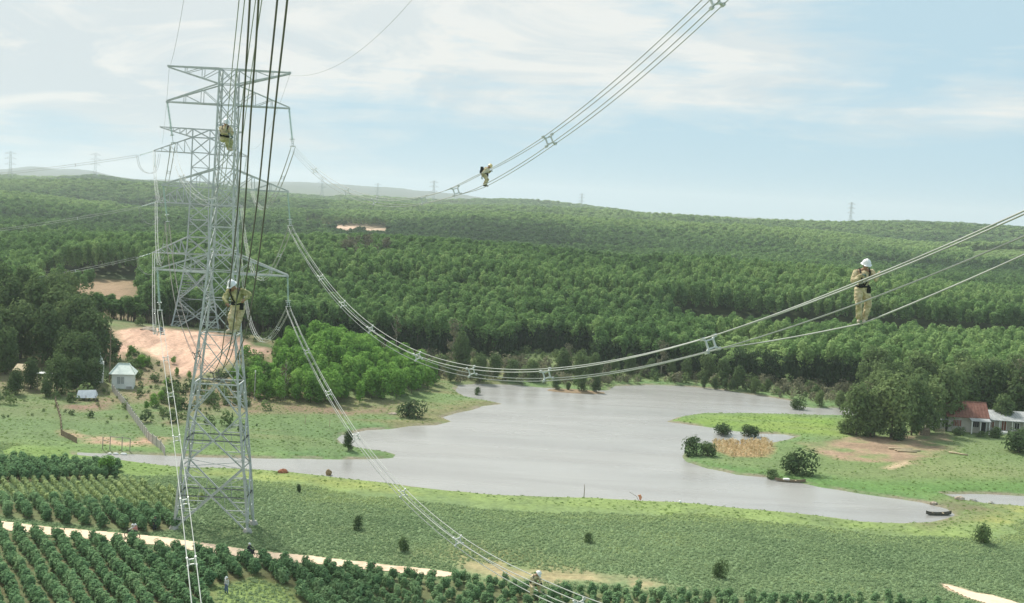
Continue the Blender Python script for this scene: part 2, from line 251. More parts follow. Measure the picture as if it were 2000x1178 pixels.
def height(x, y, wd=None):
    x = np.atleast_1d(np.asarray(x, float)); y = np.atleast_1d(np.asarray(y, float))
    if wd is None: wd = water_depth(x, y)
    b = base_height(x, y)
    k = np.clip((-wd - .5) / 14, 0, 1); k = k*k*(3-2*k)
    bank = np.clip(-wd * .22, -1.2, .4) + np.where(wd < 0, .02, 0)
    h = bank * (1 - k) + np.maximum(b, .3) * k
    return np.where(wd > 0, -np.clip(wd*.22, 0.02, 1.2), np.maximum(h, np.minimum(.02 + -wd*.2, .3)))
# ------------------------------------------------------------------ helpers
rng = np.random.default_rng(7); random.seed(7)
COL = S.collection
def material(name, rough=.8, base=(.5, .5, .5), spec=.3, metal=0):
    global nt
    m = bpy.data.materials.new(name); m.use_nodes = True; nt = m.node_tree
    b = nt.nodes['Principled BSDF']; b.inputs['Roughness'].default_value = rough
    b.inputs['Base Color'].default_value = (*base, 1); b.inputs['Specular IOR Level'].default_value = spec
    b.inputs['Metallic'].default_value = metal
    return m, b
def coords(kind='Object', scale=(1, 1, 1)):
    t = N('ShaderNodeTexCoord'); mp = N('ShaderNodeMapping'); mp.inputs['Scale'].default_value = scale
    L(t.outputs[kind], mp.inputs[0]); return mp.outputs[0]
def worldpos(scale=(1, 1, 1)):
    t = N('ShaderNodeNewGeometry'); mp = N('ShaderNodeMapping'); mp.inputs['Scale'].default_value = scale
    L(t.outputs['Position'], mp.inputs[0]); return mp.outputs[0]
def bump(b, h, dist=.1, strength=.5):
    n = N('ShaderNodeBump'); n.inputs['Distance'].default_value = dist; n.inputs['Strength'].default_value = strength
    L(h, n.inputs['Height']); L(n.outputs[0], b.inputs['Normal'])
def mottled(name, c0, c1, scale=3, rough=.85, spec=.2, metal=0, c2=None, kind='Object', bmp=0, detail=6):
    m, b = material(name, rough, c0, spec, metal)
    f = noise_n(coords(kind), scale, detail, .6)
    st = [(.32, c0), (.68, c1)] if c2 is None else [(.3, c0), (.5, c1), (.7, c2)]
    L(ramp_n(f, st), b.inputs['Base Color'])
    if bmp: bump(b, f, bmp)
    return m
def mesh_arrays(name, V, F, mats=(), smooth=False, mi=None):
    """V (n,3), F (m,k) all k-gons"""
    me = bpy.data.meshes.new(name); V = np.asarray(V, np.float32); F = np.asarray(F, np.int32)
    me.vertices.add(len(V)); me.vertices.foreach_set('co', V.ravel())
    k = F.shape[1]
    me.loops.add(F.size); me.loops.foreach_set('vertex_index', F.ravel())
    me.polygons.add(len(F)); me.polygons.foreach_set('loop_start', np.arange(0, F.size, k, dtype=np.int32))
    try: me.polygons.foreach_set('loop_total', np.full(len(F), k, np.int32))
    except Exception: pass
    for m in mats: me.materials.append(m)
    if mi is not None: me.polygons.foreach_set('material_index', np.asarray(mi, np.int32))
    me.update(calc_edges=True)
    if smooth: me.polygons.foreach_set('use_smooth', np.ones(len(F), bool))
    me.validate(); return me
def link(name, me, parent=None, loc=None):
    o = bpy.data.objects.new(name, me); COL.objects.link(o)
    if parent is not None: o.parent = parent
    if loc is not None: o.location = loc
    return o
def tag(o, label=None, cat=None, group=None, kind=None):
    if label: o['label'] = label
    if cat: o['category'] = cat
    if group: o['group'] = group
    if kind: o['kind'] = kind
    return o
def thing(name, label, cat, loc=(0, 0, 0), rz=0, group=None):
    o = bpy.data.objects.new(name, None); COL.objects.link(o); o.location = loc; o.rotation_euler = (0, 0, rz)
    o.empty_display_size = .3
    return tag(o, label, cat, group)
def dup(root, label, loc, rz=0, scale=1, group=None, tint=None):
    r = root.copy(); COL.objects.link(r); r.location = loc; r.rotation_euler = (0, 0, rz)
    r.scale = (scale,)*3 if isinstance(scale, (int, float)) else scale
    r['label'] = label
    if group: r['group'] = group
    for c in root.children:
        d = c.copy(); COL.objects.link(d); d.parent = r
        if tint is not None: d['tint'] = float(tint)
        for g in c.children:
            e = g.copy(); COL.objects.link(e); e.parent = d
    return r
class MB:
    """collects simple solids into one mesh"""
    def __init__(s): s.v = []; s.f = []
    def add(s, V, F):
        n = len(s.v); s.v += [tuple(map(float, p)) for p in V]; s.f += [tuple(i + n for i in f) for f in F]; return s
    def box(s, c, size, rz=0, taper=1):
        x, y, z = [a / 2 for a in size]; cs, sn = math.cos(rz), math.sin(rz); V = []
        for k, (a, b, d) in enumerate([(-x,-y,-z),(x,-y,-z),(x,y,-z),(-x,y,-z),(-x,-y,z),(x,-y,z),(x,y,z),(-x,y,z)]):
            if k > 3: a *= taper; b *= taper
            V.append((c[0] + a*cs - b*sn, c[1] + a*sn + b*cs, c[2] + d))
        return s.add(V, [(0,3,2,1),(4,5,6,7),(0,1,5,4),(1,2,6,5),(2,3,7,6),(3,0,4,7)])
    def bar(s, a, b, w, h=None):
        """angle-iron like bar of square section from a to b"""
        a = Vector(a); b = Vector(b); d = (b - a)
        if d.length < 1e-6: return s
        d.normalize(); h = h or w
        up = Vector((0, 0, 1)) if abs(d.z) < .95 else Vector((1, 0, 0))
        x = d.cross(up).normalized() * w / 2; y = d.cross(x).normalized() * h / 2
        V = [p + i*x + j*y for p in (a, b) for i, j in ((-1,-1),(1,-1),(1,1),(-1,1))]
        return s.add(V, [(0,1,2,3),(7,6,5,4),(0,4,5,1),(1,5,6,2),(2,6,7,3),(3,7,4,0)])
    def tube(s, pts, rad, n=6, cap=True):
        pts = [Vector(p) for p in pts]; m = len(pts); rad = [rad]*m if isinstance(rad, (int, float)) else rad
        V = []; F = []
        ref = Vector((0, 0, 1)) if abs((pts[1]-pts[0]).normalized().z) < .9 else Vector((1, 0, 0))
        for i, p in enumerate(pts):
            t = (pts[min(i+1, m-1)] - pts[max(i-1, 0)]).normalized()
            x = t.cross(ref).normalized(); y = t.cross(x)
            for k in range(n):
                a = 2*math.pi*k/n; V.append(p + (x*math.cos(a) + y*math.sin(a)) * rad[i])
        for i in range(m-1):
            for k in range(n):
                F.append((i*n+k, i*n+(k+1) % n, (i+1)*n+(k+1) % n, (i+1)*n+k))
        if cap: F += [tuple(range(n-1, -1, -1)), tuple((m-1)*n + k for k in range(n))]
        return s.add(V, F)
    def lathe(s, prof, c=(0, 0, 0), n=10):
        V = []; F = []
        for r, z in prof:
            for k in range(n):
                a = 2*math.pi*k/n; V.append((c[0] + r*math.cos(a), c[1] + r*math.sin(a), c[2] + z))
        for i in range(len(prof)-1):
            for k in range(n): F.append((i*n+k, i*n+(k+1) % n, (i+1)*n+(k+1) % n, (i+1)*n+k))
        return s.add(V, F)
    def prism(s, poly, z0, z1):
        n = len(poly)
        V = [(x, y, z0) for x, y in poly] + [(x, y, z1) for x, y in poly]
        return s.add(V, [tuple(range(n-1, -1, -1)), tuple(range(n, 2*n))] + [(i, (i+1) % n, n+(i+1) % n, n+i) for i in range(n)])
    def mesh(s, name, mat, smooth=False):
        me = bpy.data.meshes.new(name); me.from_pydata(s.v, [], s.f); me.materials.append(mat)
        if smooth: me.polygons.foreach_set('use_smooth', [True]*len(me.polygons))
        me.update(); return me
    def build(s, name, mat, parent=None, smooth=False, loc=None):
        return link(name, s.mesh(name, mat, smooth), parent, loc)
def gz(x, y): return float(height(x, y)[0])
def gz0(x, y): return max(gz(x, y), 0.0)
# ------------------------------------------------------------------ materials
def leaf_material(name, c_dark, c_mid, c_light, trans=.32, var=.5):
    global nt
    m = bpy.data.materials.new(name); m.use_nodes = True; nt = m.node_tree; nt.nodes.clear()
    o = N('ShaderNodeOutputMaterial'); d = N('ShaderNodeBsdfDiffuse'); t = N('ShaderNodeBsdfTranslucent'); mx = N('ShaderNodeMixShader')
    a = N('ShaderNodeAttribute', attribute_type='INSTANCER', attribute_name='tint')
    f = noise_n(coords('Object'), 1.1, 3, .6)
    g = noise_n(coords('Object'), 7, 2, .6)
    k = math_n('ADD', a.outputs['Fac'], math_n('MULTIPLY', math_n('SUBTRACT', math_n('ADD', f, g), 1.0), var), clamp=True)
    col = ramp_n(k, [(0, c_dark), (.5, c_mid), (1, c_light)])
    L(col, d.inputs[0]); L(mix_n(.5, col, (.35, .5, .05), 'MIX') if 0 else col, t.inputs[0])
    mx.inputs[0].default_value = trans
    L(d.outputs[0], mx.inputs[1]); L(t.outputs[0], mx.inputs[2]); L(mx.outputs[0], o.inputs[0])
    return m
M_FOREST = leaf_material('forest_leaves', (.065, .125, .050), (.17, .29, .10), (.34, .47, .18))
M_BRIGHT = leaf_material('young_tree_leaves', (.10, .21, .05), (.20, .37, .08), (.33, .50, .14))
M_DARKLEAF = leaf_material('broadleaf_leaves', (.050, .085, .042), (.115, .175, .070), (.22, .29, .12))
M_CASSAVA = leaf_material('cassava_leaves', (.085, .175, .085), (.175, .30, .14), (.34, .47, .24))
M_CROP = leaf_material('crop_leaves', (.18, .27, .14), (.30, .40, .21), (.44, .52, .23))
M_GRASS = leaf_material('grass_blades', (.19, .28, .10), (.25, .36, .11), (.34, .42, .14))
M_BARK = mottled('bark', (.10, .08, .06), (.20, .17, .13), 4)
M_PALEBARK = mottled('pale_dead_wood', (.24, .22, .18), (.42, .38, .32), 4)
M_DRY = leaf_material('dry_leaves', (.12, .10, .06), (.22, .18, .11), (.34, .28, .17))
M_GREYLEAF = leaf_material('greyish_leaves', (.10, .11, .07), (.19, .19, .12), (.30, .29, .19))
M_CORN = leaf_material('dry_corn_leaves', (.42, .33, .18), (.60, .48, .28), (.74, .63, .42))
def galvanised(name, a, b):
    m = mottled(name, a, b, 2.2, .55, .4, .25); return m
M_STEEL = galvanised('galvanised_steel', (.38, .41, .40), (.56, .59, .575))
M_WIRE = mottled('aluminium_wire', (.32, .34, .31), (.46, .48, .44), .7, .6, .3, .1)
M_WIRE_DARK = mottled('backlit_wire', (.12, .115, .105), (.19, .18, .165), .7, .7, .2, .1)  # darker copy of the wire metal, backlit look put into the colour
M_GLASS = mottled('glass_disc', (.38, .55, .50), (.55, .70, .64), 8, .25, .5)
M_FITTING = mottled('fitting_metal', (.50, .52, .50), (.68, .69, .66), 6, .5, .4, .2)
M_CONC = mottled('concrete', (.34, .33, .30), (.50, .48, .44), 2.5, .9, .1)
M_WHITE = mottled('white_plaster', (.78, .78, .75), (.86, .86, .84), 1.2, .85, .2)
M_GREENROOF = mottled('pale_green_roof', (.56, .64, .58), (.74, .78, .72), 1.5, .7, .3)
M_TILE = mottled('red_roof_tile', (.19, .085, .065), (.28, .14, .105), 1.6, .8, .2)
M_PLASTER = mottled('grey_plaster', (.38, .36, .32), (.52, .49, .44), .9, .9, .1)
M_TIN = mottled('tin_sheet', (.28, .30, .30), (.46, .47, .46), .8, .5, .4, .1)
M_DARK = mottled('dark_opening', (.02, .02, .022), (.04, .04, .04), 3)
M_WOOD = mottled('weathered_wood', (.16, .12, .08), (.30, .24, .17), 5)
M_PLANK = mottled('pale_timber', (.40, .32, .20), (.60, .50, .34), 5)
M_REDWOOD = mottled('painted_shutter', (.20, .07, .05), (.30, .12, .08), 5)
M_ROCK = mottled('boulder_rock', (.30, .24, .19), (.52, .44, .36), 1.5, .95, .1, 0, None, 'Object', .15)
M_REDROCK = mottled('laterite_rock', (.22, .08, .04), (.36, .16, .09), 3, .95)
M_TARP = mottled('blue_white_tarp', (.60, .62, .68), (.78, .80, .84), 1.5, .6)
M_TARP_PINK = mottled('salmon_cloth', (.72, .26, .18), (.85, .42, .32), 3, .8)
# ------------------------------------------------------------------ ground sheet
def lerp_zone(col, m, c):
    m = np.clip(m, 0, 1)[:, None]; return col * (1 - m) + np.array(c)[None] * m
def zone(x, y, poly, soft, rough=1.0, seed=31, s=4.0):
    P = np.asarray(poly); pad = soft + rough * 2 + 1
    out = np.zeros(x.shape)
    b = (x > P[:, 0].min()-pad) & (x < P[:, 0].max()+pad) & (y > P[:, 1].min()-pad) & (y < P[:, 1].max()+pad)
    if b.any():
        d = seg_dist(x[b], y[b], P) + rough * fbm(x[b], y[b], s, seed, 4)
        out[b] = np.clip(d / soft + .5, 0, 1)
    return out
def ground_color(x, y, wd):
    n1 = fbm(x, y, 14, 41); n2 = fbm(x, y, 3.2, 42); n3 = fbm(x, y, 45, 43, 3); n4 = fbm(x * .45, y * 1.6, 5, 44)
    grass = np.array([.155, .21, .080]); g2 = np.array([.19, .225, .10]); g3 = np.array([.125, .19, .083])
    c = np.tile(grass, (len(x), 1))
    c = lerp_zone(c, .5 + n1 * 1.3, g2); c = lerp_zone(c, .25 + n3 * 1.2, g3)
    # crop field, grey green soil and leaf between the road and the shore
    fld = np.clip((.0 - wd - 3) / 6, 0, 1) * (y < 200) * np.clip((x + 75) / 8, 0, 1)
    near = (y < 172)
    c = lerp_zone(c, fld * near * (.75 + n2 * .5), (.16, .23, .115))
    # yellow green strip along the near shore
    st = np.clip(1.5 - (-wd) / 11, 0, 1) * (y < 182)
    c = lerp_zone(c, st * (.62 + n2 * .9 + n1 * .9), (.215, .285, .10))
    # lush wet margin elsewhere
    wet = np.clip(1 - (-wd) / 9, 0, 1) * (y >= 170)
    c = lerp_zone(c, wet * np.clip(.7 + n1 + n2 * .6, 0, 1), (.125, .215, .085))
    Z = WORLD
    for k_ in ('cass_a', 'cass_b', 'cass_c'): c = lerp_zone(c, zone(x, y, Z[k_], 1.5, .6) * np.clip(.8 + n2 * .6, 0, 1), (.13, .125, .06))
    c = lerp_zone(c, zone(x, y, Z['gap_grass'], 2, 1), (.20, .27, .09))
    c = lerp_zone(c, zone(x, y, Z['bright_left'], 4) * .8, (.17, .25, .075))
    c = lerp_zone(c, zone(x, y, Z['yellow_shore'], 4, 2) * .8, (.27, .31, .10))
    c = lerp_zone(c, zone(x, y, Z['spit'], 5) * (.8 + n4 * .7), (.17, .27, .06))
    c = lerp_zone(c, zone(x, y, Z['spit'], 9) * np.clip(n1 * 2 + n4, 0, .6), (.22, .28, .08))
    c = lerp_zone(c, zone(x, y, Z['right_shore'], 6) * .7, (.10, .20, .055))
    c = lerp_zone(c, zone(x, y, Z['yellow'], 5, 2) * np.clip(.7 + n2, 0, 1), (.27, .29, .10))
    c = lerp_zone(c, zone(x, y, Z['mud'], 5, 2) * (.6 + n2), (.16, .13, .09))
    # hill land west of the bay: brownish scrub
    lefth = np.clip((-.17 - x / np.maximum(y, 60)) / .03, 0, 1) * np.clip((y - 196) / 20, 0, 1)
    c = lerp_zone(c, lefth * np.clip(.40 + n1 * 1.5 + n4 * .8, 0, .85), (.20, .175, .105))
    bk = np.clip((x / np.maximum(y, 60) + .23) / .02, 0, 1) * np.clip((y - 186) / 20, 0, 1) * (x < 0)
    c = lerp_zone(c, bk * np.clip(.45 + n1 * 1.4 + n4 * .9, 0, .85), (.20, .185, .095))
    c = lerp_zone(c, zone(x, y, Z['scrub'], 8, 4) * np.clip(.62 + n2 * 1.2 + n1 * .6, 0, .95), (.25, .19, .125))
    c = lerp_zone(c, zone(x, y, Z['bankdirt'], 5, 2.5) * np.clip(.5 + n2, 0, .9), (.22, .155, .11))
    c = lerp_zone(c, zone(x, y, Z['left_bank'], 3, 2) * np.clip(.6 + n2 * 1.6, 0, 1), (.42, .29, .20))
    c = lerp_zone(c, zone(x, y, Z['left_yard'], 3, 2) * np.clip(.7 + n2, 0, 1), (.24, .165, .12))
    sh = zone(x, y, Z['sandhill'], 3.2, 4.5, 33, 8)
    sand = np.array([.62, .405, .295])[None] * (1 + .30 * fbm(x, y, 6, 51)[:, None] + .40 * fbm(x * 1.8, y * .35, 3, 52)[:, None])
    sh = np.clip(sh, 0, 1)[:, None]; c = c * (1 - sh) + sand * sh
    c = lerp_zone(c, zone(x, y, Z['dirt_right'], 3, 4.5, 37, 7) * np.clip(.85 + n2 * 1.3 + n4 * .6, 0, 1), (.33, .235, .16))
    c = lerp_zone(c, zone(x, y, Z['dirt_right'], 2, 3) * np.clip(n4 * 2 + n2, 0, .6), (.22, .16, .105))
    c = lerp_zone(c, zone(x, y, Z['path_right'], 1.5, 1), (.48, .36, .24))
    c = lerp_zone(c, zone(x, y, Z['corn'], 2, 1), (.40, .29, .16))
    c = lerp_zone(c, zone(x, y, Z['tan_grass'], 7, 3) * np.clip(.7 + n2 * .8, 0, 1), (.25, .25, .11))
    c = lerp_zone(c, zone(x, y, Z['tan'], 3.0, 2.6) * np.clip(.45 + n2 * 1.5, 0, .9), (.37, .30, .17))
    c = lerp_zone(c, zone(x, y, Z['sand_strip'], .8, .6), (.60, .45, .32))
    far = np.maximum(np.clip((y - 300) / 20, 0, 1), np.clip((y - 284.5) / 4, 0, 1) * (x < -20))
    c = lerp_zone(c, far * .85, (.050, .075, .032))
    c = lerp_zone(c, zone(x, y, Z['brown_patch'], 5, 4, 35, 12), (.26, .19, .115))
    uu = x / np.maximum(y, 60)
    c = lerp_zone(c, np.clip(1.4 - np.hypot((uu + .137) / .036, (y - 1070) / 70) * 1.0 + .35 * n3, 0, 1) * (y > 900) * (y < 1180), (.60, .43, .32))
    c = lerp_zone(c, np.clip(1.5 - np.hypot((uu + .345) / .045, (y - 370) / 42) * 1.1 + .5 * n1, 0, 1), (.30, .215, .14))
    for (px_, py_, r1, r2) in FAR_SAND:
        c = lerp_zone(c, np.clip(1.6 - np.hypot((x - px_) / r1, (y - py_) / r2) + .4 * n3, 0, 1), (.58, .42, .31))
    c = lerp_zone(c, np.clip((wd + 1.1) / .5, 0, 1) * (y > 150) * np.clip(.45 + n2 * 1.6, 0, 1), (.24, .21, .15))
    c = lerp_zone(c, np.clip((y - 5500) / 800, 0, 1), (.06, .085, .05))
    return np.clip(c, .01, .9)
FAR_SAND = [(-375, 2640, 55, 60), (-170, 2650, 70, 80), (-135, 2640, 45, 70), (80, 2660, 80, 50)]
def make_ground():
    ys = np.concatenate([[-500, -250, -60, 20, 70, 100], np.geomspace(112, 420, 470)[1:], np.geomspace(420, 3000, 270)[1:], np.geomspace(3000, 12000, 40)[1:]])
    us = np.concatenate([np.linspace(-.9, -.52, 12)[:-1], np.linspace(-.52, .52, 1040), np.linspace(.52, .9, 12)[1:]])
    U, Y = np.meshgrid(us, ys); Sx = np.where(Y > 100, Y, 100 + (100 - Y) * .6)
    X = U * Sx; x = X.ravel(); y = Y.ravel()
    wd = water_depth(x, y); z = height(x, y, wd)
    # sand-hill gullies and small relief on the open land
    z = z + zone(x, y, WORLD['sandhill'], 6) * .9 * fbm(x * 1.4, y * .45, 5, 61)
    z = z + np.where(wd < -2, .05 * fbm(x, y, 1.6, 62, 2), 0)
    nx, ny = len(us), len(ys)
    i = np.arange(ny - 1)[:, None] * nx + np.arange(nx - 1)[None]
    F = np.stack([i, i + 1, i + 1 + nx, i + nx], -1).reshape(-1, 4)
    global nt
    m, b = material('ground_soil', .95, (.1, .2, .05), .1)
    at = N('ShaderNodeAttribute', attribute_name='soil'); P = worldpos()
    f1 = noise_n(P, 1.6, 5, .65); f2 = noise_n(P, .25, 4, .6); f3 = noise_n(worldpos((1, 1, 1)), 6, 2, .7)
    k = math_n('ADD', math_n('MULTIPLY', f1, 1.0), math_n('ADD', math_n('MULTIPLY', f2, .4), math_n('MULTIPLY', f3, .35)))
    mr = N('ShaderNodeMapRange'); L(k, mr.inputs[0]); mr.inputs[1].default_value = .55; mr.inputs[2].default_value = 1.2
    mr.inputs[3].default_value = .55; mr.inputs[4].default_value = 1.45
    vm = N('ShaderNodeVectorMath', operation='SCALE'); L(at.outputs['Color'], vm.inputs[0]); L(mr.outputs[0], vm.inputs['Scale'])
    L(vm.outputs[0], b.inputs['Base Color']); bump(b, f1, .12, .6)
    me = mesh_arrays('ground', np.stack([x, y, z], 1), F, [m], True)
    c = ground_color(x, y, wd)
    a = me.color_attributes.new('soil', 'FLOAT_COLOR', 'POINT')
    a.data.foreach_set('color', np.concatenate([c, np.ones((len(c), 1))], 1).astype(np.float32).ravel())
    tag(link('ground', me), kind='structure')
make_ground()

def make_water():
    m, b = material('lake_water', .16, (.295, .29, .275), .32)
    P = worldpos(); w1 = noise_n(worldpos((1, 1.6, 1)), 1.3, 4, .6, .4); w2 = noise_n(worldpos((.10, .5, 1)), .16, 4, .6, .8)
    big = noise_n(worldpos((.35, 1.5, 1)), .09, 4, .55, .6)
    L(ramp_n(big, [(.35, (.285, .28, .265)), (.55, (.32, .317, .30)), (.7, (.35, .347, .33))]), b.inputs['Base Color'])
    L(ramp_n(w2, [(.35, (.20,)*3), (.6, (.30,)*3), (.75, (.36,)*3)]), b.inputs['Roughness'])
    bump(b, w1, .10, .35)
    xs = np.linspace(-110, 190, 31); ys_ = np.linspace(130, 400, 28); X, Y = np.meshgrid(xs, ys_)
    nx = len(xs); i = np.arange(len(ys_) - 1)[:, None] * nx + np.arange(nx - 1)[None]
    F = np.stack([i, i + 1, i + 1 + nx, i + nx], -1).reshape(-1, 4)
    o = link('lake_water', mesh_arrays('lake_water', np.stack([X.ravel(), Y.ravel(), 0 * X.ravel()], 1), F, [m]))
    tag(o, kind='structure')
make_water()

def make_road(name, poly, mat, lift=.05):
    P = np.asarray(poly); n = len(P)
    # fine strip clipped to the polygon: grid cells whose centre is inside
    x0, x1, y0, y1 = P[:, 0].min(), P[:, 0].max(), P[:, 1].min(), P[:, 1].max(); s = .22
    gx = np.arange(x0 - 1, x1 + 1, s); gy = np.arange(y0 - 1, y1 + 1, s)
    X, Y = np.meshgrid(gx, gy); x, y = X.ravel(), Y.ravel(); nx = len(gx)
    d = seg_dist(x, y, P) + .25 * fbm(x, y, 2.5, 71)
    i = (np.arange(len(gy) - 1)[:, None] * nx + np.arange(nx - 1)[None]).ravel()
    q = np.stack([i, i + 1, i + 1 + nx, i + nx], -1); keep = (d[q] > 0).all(1); q = q[keep]
    use = np.unique(q); re = -np.ones(len(x), int); re[use] = np.arange(len(use)); x, y, d = x[use], y[use], d[use]
    z = height(x, y) + .05 + lift * np.clip(d / .5, 0, 1) + .03 * fbm(x, y, 1.2, 72)
    me = mesh_arrays(name, np.stack([x, y, z], 1), re[q], [mat], True)
    tag(link(name, me), kind='structure')
M_TRACK = mottled('sandy_track', (.56, .40, .27), (.78, .60, .44), .6, .95, .1, 0, (.68, .50, .35))
make_road('dirt_road', WORLD['road'], M_TRACK)
make_road('dirt_path', WORLD['sand_strip'], M_TRACK)
# ------------------------------------------------------------------ foliage
def leaf_cloud(seed, lobes, n, size, aspect=1.5, flat=.35, inner=.62, jit=.38):
    """leaf clumps as many small bent quads on and just inside a set of lobes (cx,cy,cz,rx,ry,rz)"""
    r = np.random.default_rng(seed); Lb = np.array(lobes, float)
    w = (Lb[:, 3] * Lb[:, 4] * Lb[:, 5]) ** (2 / 3); k = r.choice(len(Lb), n, p=w / w.sum())
    d = r.normal(size=(n, 3)); d /= np.linalg.norm(d, axis=1)[:, None]
    rad = inner + (1 - inner) * r.random(n) ** .6
    rad *= 1 + .16 * np.sin(d[:, 0] * 7 + k) * np.cos(d[:, 2] * 6 + k * 2)
    c = Lb[k, :3] + d * Lb[k, 3:] * rad[:, None]
    nrm = d + r.normal(size=(n, 3)) * jit; nrm[:, 2] += flat; nrm /= np.linalg.norm(nrm, axis=1)[:, None]
    t = np.cross(nrm, r.normal(size=(n, 3))); t /= np.linalg.norm(t, axis=1)[:, None]; b = np.cross(nrm, t)
    s = size * (.6 + .8 * r.random(n))[:, None]
    V = np.stack([c - t*s*aspect*.5, c - b*s*.42 + nrm*s*.12, c + t*s*aspect*.5, c + b*s*.42 + nrm*s*.12], 1).reshape(-1, 3)
    return V, np.arange(4 * n).reshape(-1, 4)
def leaf_mesh(name, seed, lobes, n, size, mat, **k):
    V, F = leaf_cloud(seed, lobes, n, size, **k); return mesh_arrays(name, V, F, [mat])
def rand_lobes(seed, R, h0, h1, n, rl, round_=1.0):
    """lobes filling a crown of radius R between heights h0 and h1"""
    r = np.random.default_rng(seed); out = []
    for i in range(n):
        t = (i + .5) / n; z = h0 + (h1 - h0) * t
        prof = math.sin(math.pi * min(1, .18 + .75 * t)) ** round_
        a = r.random() * 6.28; q = R * prof * (.25 + .55 * r.random())
        s = rl * (.75 + .5 * r.random())
        out.append((q * math.cos(a), q * math.sin(a), z, s, s, s * (.75 + .3 * r.random())))
    return out
def trunk_mesh(name, seed, h, r0, mat, limbs=4, lean=.04, spread=.3, start=.45, top=.95):
    r = random.Random(seed); m = MB()
    pts = [(0, 0, -.3)]; x = y = 0
    for i in range(1, 6):
        x += r.uniform(-lean, lean) * h / 5; y += r.uniform(-lean, lean) * h / 5; pts.append((x, y, h * top * i / 5))
    m.tube(pts, [r0 * (1 - .8 * i / 5) for i in range(6)], 6)
    for k in range(limbs):
        t = start + (top - start) * k / max(1, limbs); a = r.random() * 6.28; i = min(4, int(t * 5)); p = Vector(pts[i]).lerp(Vector(pts[i+1]), t*5 - i) if i < 5 else Vector(pts[5])
        e = p + Vector((math.cos(a) * spread * h * .5, math.sin(a) * spread * h * .5, h * .18)); mid_ = p.lerp(e, .5) + Vector((0, 0, -.03 * h))
        m.tube([p, mid_, e], [r0 * .45, r0 * .28, r0 * .1], 5)
    return m.mesh(name, mat, True)
def scatter(name, protos, P, scale, rot, tint, label, cat, tilt=None):
    """one stuff object: the given plants instanced on points"""
    me = bpy.data.meshes.new(name); n = len(P)
    me.vertices.add(n); me.vertices.foreach_set('co', np.asarray(P, np.float32).ravel())
    def att(nm, ty, key, val):
        a = me.attributes.new(nm, ty, 'POINT'); a.data.foreach_set(key, np.asarray(val).ravel())
    sc = np.asarray(scale, np.float32); sc = np.repeat(sc[:, None], 3, 1) if sc.ndim == 1 else sc
    att('scl', 'FLOAT_VECTOR', 'vector', sc); rv = np.zeros((n, 3), np.float32); rv[:, 2] = rot
    att('rot', 'FLOAT_VECTOR', 'vector', rv); att('tint', 'FLOAT', 'value', np.asarray(tint, np.float32))
    att('pick', 'INT', 'value', rng.integers(0, len(protos), n).astype(np.int32))
    c = bpy.data.collections.new(name + '_kinds')
    for i, q in enumerate(protos):
        c.objects.link(bpy.data.objects.new('%s_kind' % name, q))
    g = bpy.data.node_groups.new(name, 'GeometryNodeTree')
    g.interface.new_socket('Geometry', in_out='INPUT', socket_type='NodeSocketGeometry')
    g.interface.new_socket('Geometry', in_out='OUTPUT', socket_type='NodeSocketGeometry')
    gi = g.nodes.new('NodeGroupInput'); go = g.nodes.new('NodeGroupOutput'); ip = g.nodes.new('GeometryNodeInstanceOnPoints')
    ci = g.nodes.new('GeometryNodeCollectionInfo'); ci.inputs[0].default_value = c; ci.inputs[1].default_value = True; ci.inputs[2].default_value = True
    def na(nm, ty):
        x = g.nodes.new('GeometryNodeInputNamedAttribute'); x.data_type = ty; x.inputs[0].default_value = nm
        return [s for s in x.outputs if s.enabled and s.name == 'Attribute'][0]
    g.links.new(gi.outputs[0], ip.inputs['Points']); g.links.new(ci.outputs[0], ip.inputs['Instance'])
    ip.inputs['Pick Instance'].default_value = True
    g.links.new(na('pick', 'INT'), ip.inputs['Instance Index']); g.links.new(na('scl', 'FLOAT_VECTOR'), ip.inputs['Scale'])
    e2r = g.nodes.new('FunctionNodeEulerToRotation'); g.links.new(na('rot', 'FLOAT_VECTOR'), e2r.inputs[0]); g.links.new(e2r.outputs[0], ip.inputs['Rotation'])
    g.links.new(ip.outputs[0], go.inputs[0])
    o = link(name, me); md = o.modifiers.new('plants', 'NODES'); md.node_group = g
    return tag(o, label, cat, None, 'stuff')

# plantation trees: narrow crowns, ten metres high at scale 1
ACACIA = []
for k in range(6):
    lob = rand_lobes(k, 1.35 + .12 * (k % 3), 5.6, 9.0, 8, .80, .45) + [(0, 0, 8.3, 1.25, 1.25, 1.35), (0, 0, 7.4, 1.35, 1.35, 1.3), (.1, 0, 4.9, .9, .9, 1.5)]
    ACACIA.append((leaf_mesh('crown', 100 + k, lob, 440, .44, M_FOREST, flat=.55), trunk_mesh('trunk', 50 + k, 8.4, .11, M_BARK, 3)))
BROAD = []
for k in range(5):
    R = 3.0
    lob = rand_lobes(20 + k, R, 1.2, 7.6, 19, 1.45, .6) + [(0, 0, 5.4, 2.4, 2.4, 2.2)]
    BROAD.append((leaf_mesh('crown', 200 + k, lob, 2600, .36, M_DARKLEAF), trunk_mesh('trunk', 70 + k, 6.6, .22, M_BARK, 6, .07, .6, .3)))
YOUNG = []
for k in range(4):
    lob = rand_lobes(40 + k, 1.2, 1.2, 5.2, 8, .95, .7) + [(0, 0, 3.6, 1.1, 1.1, 1.6), (0, 0, 5.1, .6, .6, .7)]
    YOUNG.append((leaf_mesh('crown', 300 + k, lob, 620, .34, M_BRIGHT), trunk_mesh('trunk', 90 + k, 4.6, .07, M_BARK, 3)))
BUSH = []
